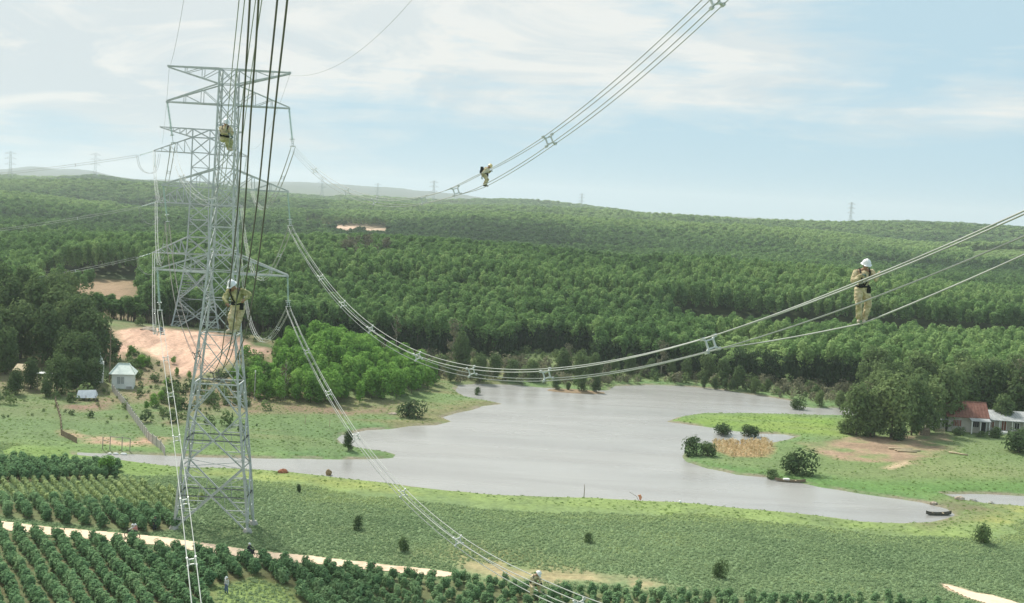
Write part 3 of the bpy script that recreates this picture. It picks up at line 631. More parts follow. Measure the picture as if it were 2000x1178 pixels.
for k in range(4):
    lob = rand_lobes(60 + k, 1.3, .4, 1.7, 9, .75, .5)
    BUSH.append((leaf_mesh('crown', 400 + k, lob, 900, .20, M_DARKLEAF), trunk_mesh('stem', 110 + k, 1.5, .06, M_BARK, 4, .1, .9, .1)))
CASS = [leaf_mesh('cassava_leaves', 500 + k, rand_lobes(80 + k, .42, .35, 1.25, 7, .34, .5) + [(0, 0, .75, .42, .42, .45)], 330, .17, M_CASSAVA, aspect=1.7, flat=.8) for k in range(5)]
CROP = [leaf_mesh('crop_leaves', 520 + k, [(0, 0, .12, .34, .34, .15), (.12, .1, .16, .2, .2, .14)], 26, .15, M_CROP, flat=1.3) for k in range(4)]
TUFT = [leaf_mesh('tuft_leaves', 540 + k, [(0, 0, .08, .34, .34, .12)], 26, .15, M_GRASS, flat=1.0) for k in range(3)]
SCRUB = [leaf_mesh('scrub_leaves', 560 + k, rand_lobes(90 + k, .5, .15, .7, 5, .35, .5), 110, .17, M_DARKLEAF) for k in range(3)]

def tree_proto(name, kit, k, label, cat, group, part='trunk'):
    t = thing(name, label, cat, group=group)
    link('crown', kit[k][0], t); link(part, kit[k][1], t); return t
def place_kind(name, kit, spots, cat, labels, group, hs):
    """spots: x, y, z, height, tint, width factor; first of each variant is the source, the rest are copies"""
    src = {}
    for i, (x, y, z, h, ti, wf) in enumerate(spots):
        k = i % len(kit); rz = random.random() * 6.28; s = h / hs; lab = labels(i) if callable(labels) else labels
        if k not in src:
            t = tree_proto(name, kit, k, lab, cat, group, 'stem' if kit is BUSH else 'trunk'); src[k] = t
            t.location = (x, y, z); t.rotation_euler = (0, 0, rz); t.scale = (s*wf, s*wf, s)
            for c in t.children: c['tint'] = float(ti)
        else:
            dup(src[k], lab, (x, y, z), rz, (s*wf, s*wf, s), group, ti)

# --- the plantation: candidate points on a jittered grid that widens with distance
def front_y(u):
    px = 1000 + 2400 * u
    return np.interp(px, [-300, 150, 190, 560, 640, 700, 850, 862, 1004, 1008, 1165, 1170, 1400, 1540, 1760, 1850, 2300],
                     [300, 300, 293, 293, 300, 302, 302, 306, 306, 322, 322, 296, 292, 288, 284, 272, 268])
def plantation():
    P = []; y = 262.0
    while y < 2860:
        sp = 2.55 if y < 340 else (2.7 if y < 520 else (2.7 + (y - 520) * .0038))
        xs = np.arange(-.56 * y, .58 * y, sp * .98)
        X = xs + rng.uniform(-.36, .36, len(xs)) * sp; Y = y + rng.uniform(-.4, .4, len(xs)) * sp
        P.append(np.stack([X, Y, np.full(len(xs), sp)], 1)); y += sp
    P = np.concatenate(P); x, y, sp = P.T; u = x / y
    ok = y > front_y(u)
    ok &= ~((y < 398) & (y > 357) & (u > .13))                       # grass strip between knoll and hill
    for k_, pad in (('brown_patch', 2),):
        ok &= seg_dist(x, y, WORLD[k_]) < -pad + 6 * fbm(x, y, 25, 81)
    for (a, b, r1, r2) in FAR_SAND: ok &= np.hypot((x - a) / r1, (y - b) / r2) > 1.1
    ok &= ~((u > -.172) & (u < -.104) & (y > 955) & (y < 1125) & (fbm(x, y, 30, 86) > -.35))
    ok &= ~((u > -.385) & (u < -.305) & (y > 318) & (y < 408) & (fbm(x, y, 12, 87) > -.4))
    ok &= ~((u > -.30) & (u < -.09) & (np.abs(y - 432 - 90 * (u + .2) - 6 * fbm(x, y, 30, 89)) < 11))
    ok &= np.hypot(x + 76.6, y - 297) > 6.5
    ok &= fbm(x, y, 60, 83, 3) > -.62
    x, y, sp = x[ok], y[ok], sp[ok]; u = x / y; n = len(x)
    z = height(x, y)
    wx = x + 40 * fbm(x, y, 120, 181, 2) + y * .15; wy = y + 40 * fbm(x, y, 120, 182, 2)
    cs_ = np.interp(y, [300, 600, 1500, 2600], [75, 110, 220, 300]); lv = np.floor(np.log2(np.maximum(y, 300) / 300) * 2)
    cell = np.sin(np.floor(wx / 95 / (1 + lv * .35)) * 127.1 + np.floor(wy / 62 / (1 + lv * .5)) * 311.7 + lv * 17) * 43758.5453; block = (cell - np.floor(cell)) * 2 - 1
    patch = .55 * fbm(x, y * .6, 60, 85, 3) + .55 * block; fine_ = rng.normal(size=n) * .13
    tint = .50 + np.interp(y, [300, 520, 650], [.34, .36, .52]) * patch + fine_
    tint = np.where((u > .165) & (u < .225) & (y < 340), .92 + fine_, tint)     # younger block, light green
    yw = y + 60 * fbm(x, y, 260, 185, 2)
    tint = tint + np.interp(yw, [540, 640, 900, 1010, 1120, 1230, 1400, 1520, 1620, 1760, 2100, 2400, 2700], [0, -.25, -.28, -.05, .30, .22, -.2, -.15, .2, .15, -.15, -.05, .12])
    hill_ = (u > .37) & (y > 950) & (y < 1200)
    tint = np.where(hill_, .95, tint)
    tint = np.where((u > .165) & (y < 362) & (u >= .225), tint + .12, tint)
    tint = np.where((y > 430) & (y < 520) & (u < 0) & (u > -.36), tint + .12, tint)
    hs = np.interp(y, [280, 520, 900, 2800], [1.0, .98, 1.05, 1.15]) * (.76 + .40 * rng.random(n))
    hs = np.where((u > .165) & (u < .225) & (y < 335), hs * .62, hs)
    hs = hs * (1 + .22 * np.clip(block, -1, 1) * (y > 380)); hs = np.where(hill_, hs * .5, hs); hs = np.where((u > -.385) & (u < -.30) & (y < 320), hs * .6, hs)
    w = np.maximum(.86, sp / 3.05) * (.9 + .25 * rng.random(n))
    return x, y, z, hs, w, np.clip(tint, .03, .97)
x, y, z, hs, w, tint = plantation()
order = np.argsort(y + np.where(np.abs(x / y) > .43, 1e5, 0) + np.where((x / y < -.08), 60, 0) + 2.0*rng.random(len(y)))
near, rest = order[:300], order[300:]
print('plantation trees', len(x))
place_kind('plantation_tree', ACACIA, [(x[i], y[i], z[i] - .1, 10 * hs[i], tint[i], w[i] / hs[i]) for i in near], 'tree',
           'slender green plantation tree in the front rows of the forest behind the lake', 'front rows of the plantation forest', 10)
scatter('forest', [a[0] for a in ACACIA], np.stack([x, y, z], 1)[rest], np.stack([w, w, hs], 1)[rest], rng.random(len(rest)) * 6.28, tint[rest],
        'dense green plantation forest covering the rolling hills behind the lake', 'forest')
tr = rest[(y[rest] < 345)]
scatter('forest_trunks', [a[1] for a in ACACIA], np.stack([x, y, z], 1)[tr], np.stack([w, w, hs], 1)[tr], rng.random(len(tr)) * 6.28, tint[tr],
        'thin trunks standing under the crowns at the forest edge', 'tree trunks')

# --- mixed trees
def T(key, jt, wf):
    return [(a, b, max(gz(a, b), 0) - .1, h, min(.97, max(.03, jt + random.uniform(-.18, .18))), wf * random.uniform(.9, 1.15)) for a, b, c, h in WORLD['trees_' + key]]
place_kind('broadleaf_tree', BROAD, T('left', .5, .85), 'tree', 'dark broadleaf tree in the dense grove on the left bank around the small huts', 'trees of the left bank grove', 8.2)
extra = []
for i in range(44):
    px_ = random.uniform(-.50, -.345); yy = random.uniform(236, 292); extra.append((px_ * yy, yy, gz(px_ * yy, yy) - .1, random.uniform(7, 12), random.uniform(.2, .75), random.uniform(.7, 1.0)))
place_kind('grove_tree', BROAD, extra, 'tree', 'tall dark tree in the thick wood at the left edge of the photo', 'trees of the left hill wood', 8.2)
place_kind('broadleaf_tree', BROAD, T('right', .74, .85), 'tree', 'dark broadleaf tree in the grove behind the red roofed house', 'trees of the grove by the red roofed house', 8.2)
extra = []
for i in range(30):
    u_ = random.uniform(.30, .50); yy = random.uniform(246, 282); extra.append((u_ * yy, yy, gz(u_ * yy, yy) - .1, random.uniform(7, 12), random.uniform(.3, .75), random.uniform(.7, 1.0)))
place_kind('grove_tree', BROAD, extra, 'tree', 'tall leafy tree behind the red roofed house at the right edge', 'trees behind the red roofed house', 8.2)
place_kind('bank_tree', BROAD, T('mid', .6, .85), 'tree', 'small leafy tree on the far bank in front of the plantation forest', 'small trees of the far bank', 8.2)
place_kind('scrub_tree', YOUNG, T('scrub', .35, 1.3), 'tree', 'small green tree on the scrubby slope beside the bare sand hill', 'small trees of the scrub slope', 6)

# --- young bright plantation on the round knoll by the bay
pts = []
for yy in np.arange(226, 284, 2.3):
    for xx in np.arange(-60, -12, 2.3):
        a = xx + rng.uniform(-.7, .7); b = yy + rng.uniform(-.7, .7)
        if seg_dist(np.array([a]), np.array([b]), WORLD['mound'])[0] > .3 + .8 * (a < -48) * (b > 236) * 99 + 2.2 * float(fbm(np.array([a]), np.array([b]), 7, 88)[0]) and random.random() > .10: pts.append((a, b, gz(a, b) - .1, random.uniform(3.6, 6.6) + 1.2 * float(fbm(np.array([a]), np.array([b]), 9, 89)[0]), min(.97, max(.1, .50 + .40 * float(fbm(np.array([a]), np.array([b]), 12, 87)[0]) - .35 * (b < 238) * random.random() + random.uniform(-.25, .2))), 1.05))
pts.sort(key=lambda q: q[1])
print('knoll trees', len(pts))
place_kind('young_tree', YOUNG, pts[:300], 'tree', 'bright green young tree on the rounded knoll left of the lake', 'young trees on the knoll', 6)
if len(pts) > 300:
    q = np.array(pts[300:])
    scatter('young_trees_behind', [a[0] for a in YOUNG], q[:, :3], np.stack([q[:, 5]*q[:, 3]/6]*2 + [q[:, 3]/6], 1), rng.random(len(q))*6.28, q[:, 4], 'bright green young trees on the back of the rounded knoll', 'trees')

# --- named bushes and small trees
def single(name, kit, key, label, cat, h, hs, tint_, wf=1.0, k=0, dxy=(0, 0)):
    p = WORLD['p_' + key]; xx, yy = p[0] + dxy[0], p[1] + dxy[1]
    t = tree_proto(name, kit, k, label, cat, None, 'stem' if kit is BUSH else 'trunk')
    t.location = (xx, yy, gz0(xx, yy) - .05); s = h / hs; t.scale = (s*wf, s*wf, s); t.rotation_euler = (0, 0, k * 1.7)
    for c in t.children: c['tint'] = tint_
    return t
single('bush', BUSH, 'bush_shore', 'wide dark round bush on the grass bank left of the lake', 'bush', 3.1, 2.1, .2, 1.15, 0)
single('bush', BUSH, 'bush_a', 'round dark green bush at the water tip of the right peninsula', 'bush', 2.9, 2.1, .3, .95, 1)
single('bush', BUSH, 'bush_a', 'olive bush just right of the dark bush at the peninsula tip', 'bush', 2.2, 2.1, .5, 1.1, 3, (2.3, -.6))
single('bush', BUSH, 'bush_b', 'left of two flat dark bushes behind the dry corn patch', 'bush', 2.1, 2.1, .22, 1.5, 2)
single('bush', BUSH, 'bush_c', 'right of two flat dark bushes behind the dry corn patch', 'bush', 2.0, 2.1, .22, 1.5, 3)
single('bush', BUSH, 'bush_d', 'large dark green bush right of the dry corn near the moored boat', 'bush', 3.8, 2.1, .28, 1.05, 0)
single('bush', BUSH, 'bush_e', 'small green bush on the peninsula shore below the dry corn', 'bush', 1.4, 2.1, .5, 1.2, 1)
single('shrub', BUSH, 'shrub_a', 'dark upright shrub in the crop field right of the near pylon', 'shrub', 1.7, 2.1, .3, .6, 1)
single('shrub', BUSH, 'shrub_b', 'leaning green shrub in the crop field above the end of the dirt road', 'shrub', 1.7, 2.1, .45, .7, 2)
single('shrub', BUSH, 'shrub_c', 'small dark shrub in the crop field close to the inlet', 'shrub', 1.1, 2.1, .2, .5, 3)
single('shrub', BUSH, 'shrub_d', 'faint green shrub in the crop field at the lower right centre', 'shrub', 2.0, 2.1, .55, .6, 0)
single('shrub', BUSH, 'shrub_e', 'low green shrub in the middle of the crop field', 'shrub', 1.2, 2.1, .5, .8, 1)
single('small_tree', BUSH, 'tree_r', 'thin spreading small tree at the right end of the crop field', 'tree', 2.6, 2.1, .6, .8, 2)
single('small_tree', BROAD, 'small_tree', 'small bare leaning tree on the grass spit left of the lake', 'tree', 3.2, 8.2, .3, .75, 1)
single('small_tree', BUSH, 'stub', 'tiny tree standing in the shallows at the left shore', 'tree', 1.6, 2.1, .35, .7, 1)
single('bush', BUSH, 'rightbush', 'dark bush at the right edge below the long annex', 'bush', 4.2, 2.1, .2, 1.1, 2)
single('bush', BUSH, 'spring', 'small bush in the water of the far inlet on the right', 'bush', 2.6, 2.1, .4, .9, 0)
single('shrub', YOUNG, 'shrub_v', 'tall shrub at the right end of the dark hedge on the left', 'shrub', 3.0, 6, .3, 1.6, 1)
for key, lab, h in (('isl_a', 'leftmost mangrove like tree on the tiny island in the lake', 3.2), ('isl_b', 'middle tree on the tiny island in the lake', 3.9), ('isl_c', 'dark round rightmost tree on the tiny island in the lake', 3.4), ('isl_d', 'slim small tree between the two left island trees', 2.0)):
    single('island_tree', BROAD, key, lab, 'tree', h, 8.2, .45 if key != 'isl_c' else .2, .85, ord(key[-1]) % 4)
DR = [('dr1', 'leftmost of the half drowned trees at the far shore'), ('dr2', 'second from the left of the half drowned trees at the far shore'), ('dr3', 'third from the left of the half drowned trees at the far shore'), ('dr4', 'rightmost of the half drowned trees at the far shore')]
for i, (key, lab) in enumerate(DR): single('drowned_tree', BROAD, key, lab, 'tree', 2.8, 8.2, .3, .8, i % 4)
m = MB(); p = WORLD['p_isl_mid']
m.lathe([(5.4, -.3), (5.0, .05), (3.5, .22), (1.2, .3), (.01, .3)], (0, 0, 0), 18)
isl = m.build('island', mottled('island_mud', (.20, .14, .09), (.30, .22, .13), 1.2, .95)); isl.location = (p[0] - .5, p[1] + 1.2, 0); isl.scale = (1.25, .5, 1); tag(isl, kind='structure')
# dead pale trees
def dead_tree(key, label, h, seed, n=1):
    p = WORLD['p_' + key]; t = thing('dead_tree', label, 'dead tree', (p[0], p[1], gz(p[0], p[1])))
    link('trunk', trunk_mesh('trunk', seed, h, .13, M_PALEBARK, 9, .05, .28, .35, 1.0), t)
    V, F = leaf_cloud(seed, rand_lobes(seed, .9, h*.45, h*.95, 6, .5), 90, .25); link('twigs', mesh_arrays('twigs', V, F, [M_DRY]), t)
dead_tree('dead_a', 'bare pale tree standing before the dark edge of the knoll wood', 7.0, 5)
dead_tree('dead_b', 'tall dry grey tree at the gap between knoll and forest', 10.5, 6)

# --- low growth: stuff
def field_points(poly, sp, jit=.45):
    P = np.asarray(poly); x0, x1, y0, y1 = P[:, 0].min(), P[:, 0].max(), P[:, 1].min(), P[:, 1].max()
    X, Y = np.meshgrid(np.arange(x0, x1, sp), np.arange(y0, y1, sp)); X = X.ravel() + rng.uniform(-jit, jit, X.size)*sp; Y = Y.ravel() + rng.uniform(-jit, jit, Y.size)*sp
    d = seg_dist(X, Y, P) > 0; return X[d], Y[d]
def not_on(x, y, keys, pad=.3):
    ok = np.ones(len(x), bool)
    for k_ in keys: ok &= seg_dist(x, y, WORLD[k_]) < pad * -1
    return ok
# cassava rows: direction and spacing of the rows on the ground
RD = np.array([.511, -.860]); RP = np.array([.860, .511])
def rows(poly, sp=1.78, along=.95):
    P = np.asarray(poly); a = P @ RP; b = P @ RD; out = []
    for r in np.arange(a.min(), a.max(), sp):
        t = np.arange(b.min(), b.max(), along); q = RP[None] * (r + .12 * np.sin(t * .5 + r)[:, None]) + RD[None] * (t + rng.uniform(-.25, .25, len(t)))[:, None]
        out.append(q)
    q = np.concatenate(out); d = seg_dist(q[:, 0], q[:, 1], P) > 0; return q[d]
ca = rows(WORLD['cass_a']); mv = np.clip((ca[:, 0] + 16) / 10, 0, 1)[:, None]; ca = ca + mv * rng.uniform(-.75, .75, ca.shape); ok = not_on(ca[:, 0], ca[:, 1], ['road', 'sand_strip', 'gap_grass'], .5); ca = ca[ok]
cb = rows(WORLD['cass_b'], 1.78, .95); cb = cb[not_on(cb[:, 0], cb[:, 1], ['road'], .5)]
cc = rows(WORLD['cass_c'], 1.25, .9)
alls = np.concatenate([ca, cb, cc]); o = np.argsort(alls[:, 1] + np.where(np.abs(alls[:, 0] / alls[:, 1] - .01) > .46, 900, 0) + np.where(alls[:, 1] < 114.5, 900, 0)); print('cassava', len(alls))
def cass_attr(q):
    n = len(q); s = (.90 + .38 * rng.random(n)) * np.where(q[:, 0] > -12, .75, 1.0) * (1 + .12 * fbm(q[:, 0], q[:, 1], 9, 91)); return s, np.clip(.5 + .12 * (q[:, 0] > -12) + .25 * fbm(q[:, 0], q[:, 1], 7, 92) + .1 * rng.normal(size=n), .05, .95)
s_, t_ = cass_attr(alls)
zc = height(alls[:, 0], alls[:, 1]) + .02
src = [link('cassava_bush', c) for c in CASS]
for j, i in enumerate(o[:300]):
    b = src[j] if j < len(src) else src[j % len(src)].copy()
    if j >= len(src): COL.objects.link(b)
    b.location = (*alls[i], zc[i]); b.scale = (s_[i],)*3; b.rotation_euler = (0, 0, random.random()*6.28); b['tint'] = float(t_[i])
    tag(b, 'leafy green cassava bush in the planted rows along the bottom of the photo', 'cassava bush', 'cassava bushes in the nearest rows')
q = o[300:]
scatter('cassava_rows', CASS, np.column_stack([alls, zc])[q], s_[q], rng.random(len(q))*6.28, t_[q], 'rows of leafy green cassava on both sides of the dirt road', 'cassava')
# low crop in the field
fx, fy = field_points(WORLD['crop_field'], .40); ga, gb = field_points(WORLD['gap_grass'], .5); wd_ = water_depth(fx, fy)
ok = (wd_ < -9 - 4 * fbm(fx, fy, 9, 99)) & not_on(fx, fy, ['road', 'cass_a', 'cass_b', 'cass_c', 'sand_strip'], .2) & (fbm(fx, fy, 7, 95) > -.75) & (zone(fx, fy, WORLD['tan'], 2, 1.5) < rng.random(len(fx)))
fx, fy = np.r_[fx[ok], ga], np.r_[fy[ok], gb]; n = len(fx)
shore = np.r_[np.clip(1.9 + wd_[ok] / 9, 0, 1), .1 + 0 * ga]
tn = np.clip(.40 + .50 * fbm(fx, fy, 18, 96) + .25 * fbm(fx, fy * 2, 3, 98) + .10 * rng.normal(size=n) + .35 * shore, .02, .97)
scatter('field_crop', CROP, np.column_stack([fx, fy, height(fx, fy) + .02]), (.42 + .42 * rng.random(n)**2), rng.random(n) * 6.28, tn, 'low leafy green crop filling the field in front of the lake', 'crop')
print('crop', n)
# grass tufts along shores and on the banks
gx_, gy_ = field_points(WORLD['grass_zone'], .8); wd_ = water_depth(gx_, gy_)
ok = (wd_ < -.35) & (zone(gx_, gy_, WORLD['sandhill'], 2) < .3) & (zone(gx_, gy_, WORLD['dirt_right'], 2) < .4) & (rng.random(len(gx_)) < .55 + .5 * fbm(gx_, gy_, 8, 94)) & ((gy_ > 174) | (wd_ > -13)) & not_on(gx_, gy_, ['road', 'corn'])
gx_, gy_ = gx_[ok], gy_[ok]; n = len(gx_)
scatter('grass', TUFT, np.column_stack([gx_, gy_, height(gx_, gy_)]), .28 + .55 * rng.random(n)**3, rng.random(n) * 6.28, np.clip(.40 + .4 * fbm(gx_, gy_, 14, 97) + .1 * rng.normal(size=n), 0, 1), 'rough green grass on the lake banks', 'grass')
print('grass', n)
sx, sy = field_points(WORLD['scrub'], 1.8); ok = (zone(sx, sy, WORLD['sandhill'], 3) < .4) & (rng.random(len(sx)) < .5); sx, sy = sx[ok], sy[ok]
sx2 = rng.uniform(-.50, -.19, 900) ; sy2 = rng.uniform(196, 300, 900); sx2 = sx2 * sy2; ok = (zone(sx2, sy2, WORLD['sandhill'], 3) < .3) & (rng.random(900) < .45); sx = np.r_[sx, sx2[ok]]; sy = np.r_[sy, sy2[ok]]
fx2 = rng.uniform(-.1, .5, 1500); fy2 = rng.uniform(268, 330, 1500); fx2 = fx2 * fy2; ok = (water_depth(fx2, fy2) < -2); sx = np.r_[sx, fx2[ok]]; sy = np.r_[sy, fy2[ok]]; n = len(sx)
scatter('undergrowth', SCRUB, np.column_stack([sx, sy, height(sx, sy)]), .5 + 2.3 * rng.random(n)**3, rng.random(n)*6.28, np.clip(.62 + .22 * rng.normal(size=n), 0, 1), 'low scrub and undergrowth on the slopes and at the forest foot', 'undergrowth')
yc = rows(WORLD['corn_rows'], 1.15, .5); n = len(yc)
YC = [leaf_mesh('corn_leaves', 590 + k, [(0, 0, .4, .2, .2, .4)], 26, .17, M_CROP, aspect=2.4) for k in range(3)]
scatter('young_corn', YC, np.column_stack([yc, height(yc[:, 0], yc[:, 1])]), .8 + .5 * rng.random(n), rng.random(n)*6.28, np.clip(.85 + .1 * rng.normal(size=n), 0, 1), 'pale green young corn in fine rows left of the near pylon', 'corn')
dx_ = rng.uniform(-.14, .42, 1500); dy_ = rng.uniform(262, 300, 1500); dx_ = dx_ * dy_; ok = (water_depth(dx_, dy_) < -1) & (rng.random(1500) < .7); dx_, dy_ = dx_[ok], dy_[ok]; n = len(dx_)
DB = [leaf_mesh('brush_leaves', 600 + k, rand_lobes(190 + k, .55, .15, .9, 5, .38, .5), 90, .17, M_GREYLEAF) for k in range(3)]
scatter('dry_brush', DB, np.column_stack([dx_, dy_, height(dx_, dy_)]), .8 + 1.6 * rng.random(n)**2, rng.random(n)*6.28, rng.random(n), 'greyish dry brush between the far shore and the forest', 'brush')
GREY = []
for k in range(3):
    lob = rand_lobes(140 + k, 1.5, 3.2, 8.8, 10, .8, .6)
    GREY.append((leaf_mesh('crown', 640 + k, lob, 300, .34, M_GREYLEAF), trunk_mesh('trunk', 150 + k, 8.8, .13, M_PALEBARK, 8, .05, .3, .3)))
gp = []
for i in range(26):
    u_ = random.uniform(-.142, -.100); yy = random.uniform(448, 476); gp.append((u_*yy, yy, gz(u_*yy, yy), random.uniform(8, 11), random.uniform(.1, .5), 1.2))
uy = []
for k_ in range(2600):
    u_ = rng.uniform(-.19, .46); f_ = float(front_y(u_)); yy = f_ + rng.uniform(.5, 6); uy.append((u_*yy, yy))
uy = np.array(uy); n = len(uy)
scatter('edge_shade_clumps', SCRUB, np.column_stack([uy, height(uy[:, 0], uy[:, 1])]), np.column_stack([2.0 + rng.random(n), 2.0 + rng.random(n), 3 + 4.5 * rng.random(n)]), rng.random(n)*6.28, .12 * rng.random(n), 'dark leaf clumps standing in for the shade just inside the forest edge', 'undergrowth')  # added clumps; their dark tint stands for shade among the trunks
for i, (x_, y_, h_, t_, lab) in enumerate(((85.4, 229.5, 1.5, .5, 'leafy bush in front of the left end of the red roofed farmhouse'), (89.4, 228.6, 1.1, .6, 'low bush in front of the farmhouse porch'), (92.3, 229.2, 1.9, .4, 'rounded bush between the farmhouse and the long annex'), (95.4, 228.4, 1.3, .55, 'bush in front of the long annex'), (98.8, 229.0, 2.6, .35, 'dark bush at the far right before the annex'), (67.5, 222.4, 3.0, .55, 'olive bush at the left foot of the right bank grove'), (71.8, 221.6, 2.4, .3, 'dark bush at the upper edge of the bare dirt on the right'), (63.6, 224.8, 2.6, .7, 'pale bush left of the right bank grove near the grass spit'))):
    b_ = tree_proto('bush', BUSH, i % 4, lab, 'bush', None, 'stem'); b_.location = (x_, y_, gz(x_, y_)); b_.scale = (h_/2.1*1.2,)*2 + (h_/2.1,)
    for c in b_.children: c['tint'] = t_
place_kind('dry_tree', GREY, gp, 'tree', 'brownish half dry tree in the brown clump high on the forested hill', 'brown clump of trees on the hill', 9)
for (u_, yy, hh, lab) in ((-.046, 292, 10.5, 'greyish bare crowned tree before the dark forest edge left of centre'), (.048, 290, 6.5, 'small greyish tree before the dark forest gap at centre'), (.125, 289, 8.5, 'greyish thin tree at the forest edge right of centre'), (.295, 250, 7.0, 'olive grey tree at the left of the right bank grove'), (.31, 247, 6.0, 'small olive grey tree low in front of the right bank grove'), (.42, 256, 12, 'tall greyish tree at the right edge of the photo')):
    g_ = tree_proto('dry_tree', GREY, 0, lab, 'tree', None); g_.location = (u_*yy, yy, gz(u_*yy, yy)); g_.scale = (hh/8,)*2 + (hh/9,)
    for c in g_.children: c['tint'] = .5
# dry corn patch
cx_, cy_ = field_points(WORLD['corn'], .62); n = len(cx_)
CORN = [leaf_mesh('corn_leaves', 580 + k, [(0, 0, .55, .20, .20, .55)], 20, .15, M_CORN, aspect=2.6, flat=-.3) for k in range(3)]
scatter('dry_corn', CORN, np.column_stack([cx_, cy_, height(cx_, cy_)]), .45 + .7 * rng.random(n)**2, rng.random(n)*6.28, rng.random(n), 'patch of dry straw coloured corn on the right peninsula', 'corn')
# young corn rows, pale green, left
# ------------------------------------------------------------------ lattice towers
def lerp(a, b, t): return a + (b - a) * t
def body_pts(prof, z):
    zs = [p[0] for p in prof]; return float(np.interp(z, zs, [p[1] for p in prof]))
def lattice_tower(name, label, group, prof, panels, diamonds, arms, wl, wd_, loc, rz, detail=True, depth=(30, 1.0)):
    """prof: (z, half width); panels: levels of the X braced upper body; diamonds: node levels of the splayed base; arms: (z_low, z_high, length, flat)"""
    t = thing(name, label, 'pylon', loc, rz, group)
    W_ = lambda z: body_pts(prof, z)
    D_ = lambda z: W_(z) * float(np.interp(z, [0, depth[0]], [depth[1], 1.0]))
    cor = [(-1, -1), (1, -1), (1, 1), (-1, 1)]
    zs = [p[0] for p in prof]
    for a, b in cor:
        m = MB()
        for i in range(len(zs) - 1):
            k = wl * lerp(1, .6, zs[i] / zs[-1]); m.bar((a*W_(zs[i]), b*D_(zs[i]), zs[i]), (a*W_(zs[i+1]), b*D_(zs[i+1]), zs[i+1]), k)
        m.build('leg', M_STEEL, t)
        if detail:
            f = MB(); f.lathe([(.8, -.5), (.62, .25), (.40, .75), (.01, .8)], (a*W_(0), b*D_(0), -.3), 8); f.build('footing', M_CONC, t)
    m = MB(); faces = [(cor[i], cor[(i+1) % 4]) for i in range(4)]
    P = lambda c, z: Vector((c[0]*W_(z), c[1]*D_(z), z))
    for f0, f1 in faces:
        for z0, z1 in zip(panels[:-1], panels[1:]):
            m.bar(P(f0, z0), P(f1, z1), wd_); m.bar(P(f1, z0), P(f0, z1), wd_)
            if detail and z0 < 29:
                c = (P(f0, z0) + P(f1, z1) + P(f1, z0) + P(f0, z1)) / 4
                for q in (f0, f1):     # redundant members
                    m.bar(P(q, lerp(z0, z1, .28)), P(q, z0).lerp(c, .56) , wd_*.55); m.bar(P(q, lerp(z0, z1, .72)), P(q, z1).lerp(c, .56), wd_*.55)
        for z in panels: m.bar(P(f0, z), P(f1, z), wd_)
        # splayed base: diagonals run from mid-face nodes to leg nodes and back
        for i, (zl, zh, kind) in enumerate(diamonds):
            # kind 'V': centre node at the top, leg nodes at the bottom; 'A': the reverse
            ct = (P(f0, zh) + P(f1, zh)) / 2; cb = (P(f0, zl) + P(f1, zl)) / 2
            for q in (f0, f1):
                a, b = (ct, P(q, zl)) if kind == 'A' else (cb, P(q, zh))
                m.bar(a, b, wd_ * 1.7)
                if detail:
                    zc = zh if kind == 'A' else zl; ze = zl if kind == 'A' else zh
                    for s in (.38, .70):
                        pd = a.lerp(b, s); pl = P(q, lerp(zc, ze, s)); m.bar(pd, pl, wd_ * 1.0)
                    pd = a.lerp(b, .38); m.bar(pd, a.lerp(P(q, zc), .38), wd_ * .55)
                    m.bar(a.lerp(b, .38), P(q, lerp(zc, ze, .70)), wd_ * .5)
            zc = zh if kind == 'A' else zl; m.bar(P(f0, zc), P(f1, zc), wd_ * 1.5)
    if detail:   # plan bracing
        for z in (panels[0], diamonds[1][1], diamonds[-1][1]):
            m.bar(P(cor[0], z), P(cor[2], z), wd_*.7); m.bar(P(cor[1], z), P(cor[3], z), wd_*.7)
    m.build('bracing', M_STEEL, t)
    tips = []
    for zl, zh, Ln, flat in arms:
        for sd in (-1, 1):
            m = MB(); tz = zl if flat == 'bottom' else zh; ty = .18
            for fb in (-1, 1):
                bl = Vector((sd*W_(zl), fb*D_(zl), zl)); bh = Vector((sd*W_(zh), fb*D_(zh), zh)); tip = Vector((sd*Ln, fb*ty, tz)); tp2 = tip + Vector((0, 0, .12 if flat == 'bottom' else -.12))
                lo_e, hi_e = (tip, tp2) if flat == 'bottom' else (tp2, tip)
                m.bar(bl, lo_e, wl*.62); m.bar(bh, hi_e, wl*.55)
                ts = (1/3, 2/3) if Ln < 9 else (.2, .4, .6, .8)
                pl = bl; ph = bh
                for s in ts:
                    a = bl.lerp(lo_e, s); b = bh.lerp(hi_e, s); m.bar(a, b, wd_*.75)
                    if flat == 'bottom': m.bar(b, pl, wd_*.75)
                    else: m.bar(a, ph, wd_*.75)
                    pl, ph = a, b
            for s in (.33, .66):
                a0, a1 = [Vector((sd*W_(zl), q*D_(zl), zl)).lerp(Vector((sd*Ln, q*ty, tz)), s) for q in (-1, 1)]
                m.bar(a0, a1, wd_*.6); m.bar(a0, Vector((sd*W_(zl), D_(zl), zl)), wd_*.5)
            m.bar((sd*Ln, -ty*1.6, tz), (sd*Ln, ty*1.6, tz), wl*.8)
            m.build('crossarm' if flat == 'bottom' else 'earth_wire_arm', M_STEEL, t); tips.append((sd, Ln, tz))
    return t
T1 = (-33.2, 140.1, .45)
prof1 = [(0, 4.2), (4.0, 3.9), (10.5, 3.2), (17.0, 2.55), (22.6, 2.0), (29.8, 1.42), (39.5, 1.15), (41.5, 1.08), (49, .96), (52.6, .92)]
pan1 = [17.0, 22.6, 26.6, 29.8, 32.2, 34.8, 37.2, 39.4, 41.5, 43.9, 46.3, 48.6, 50.9, 52.6]
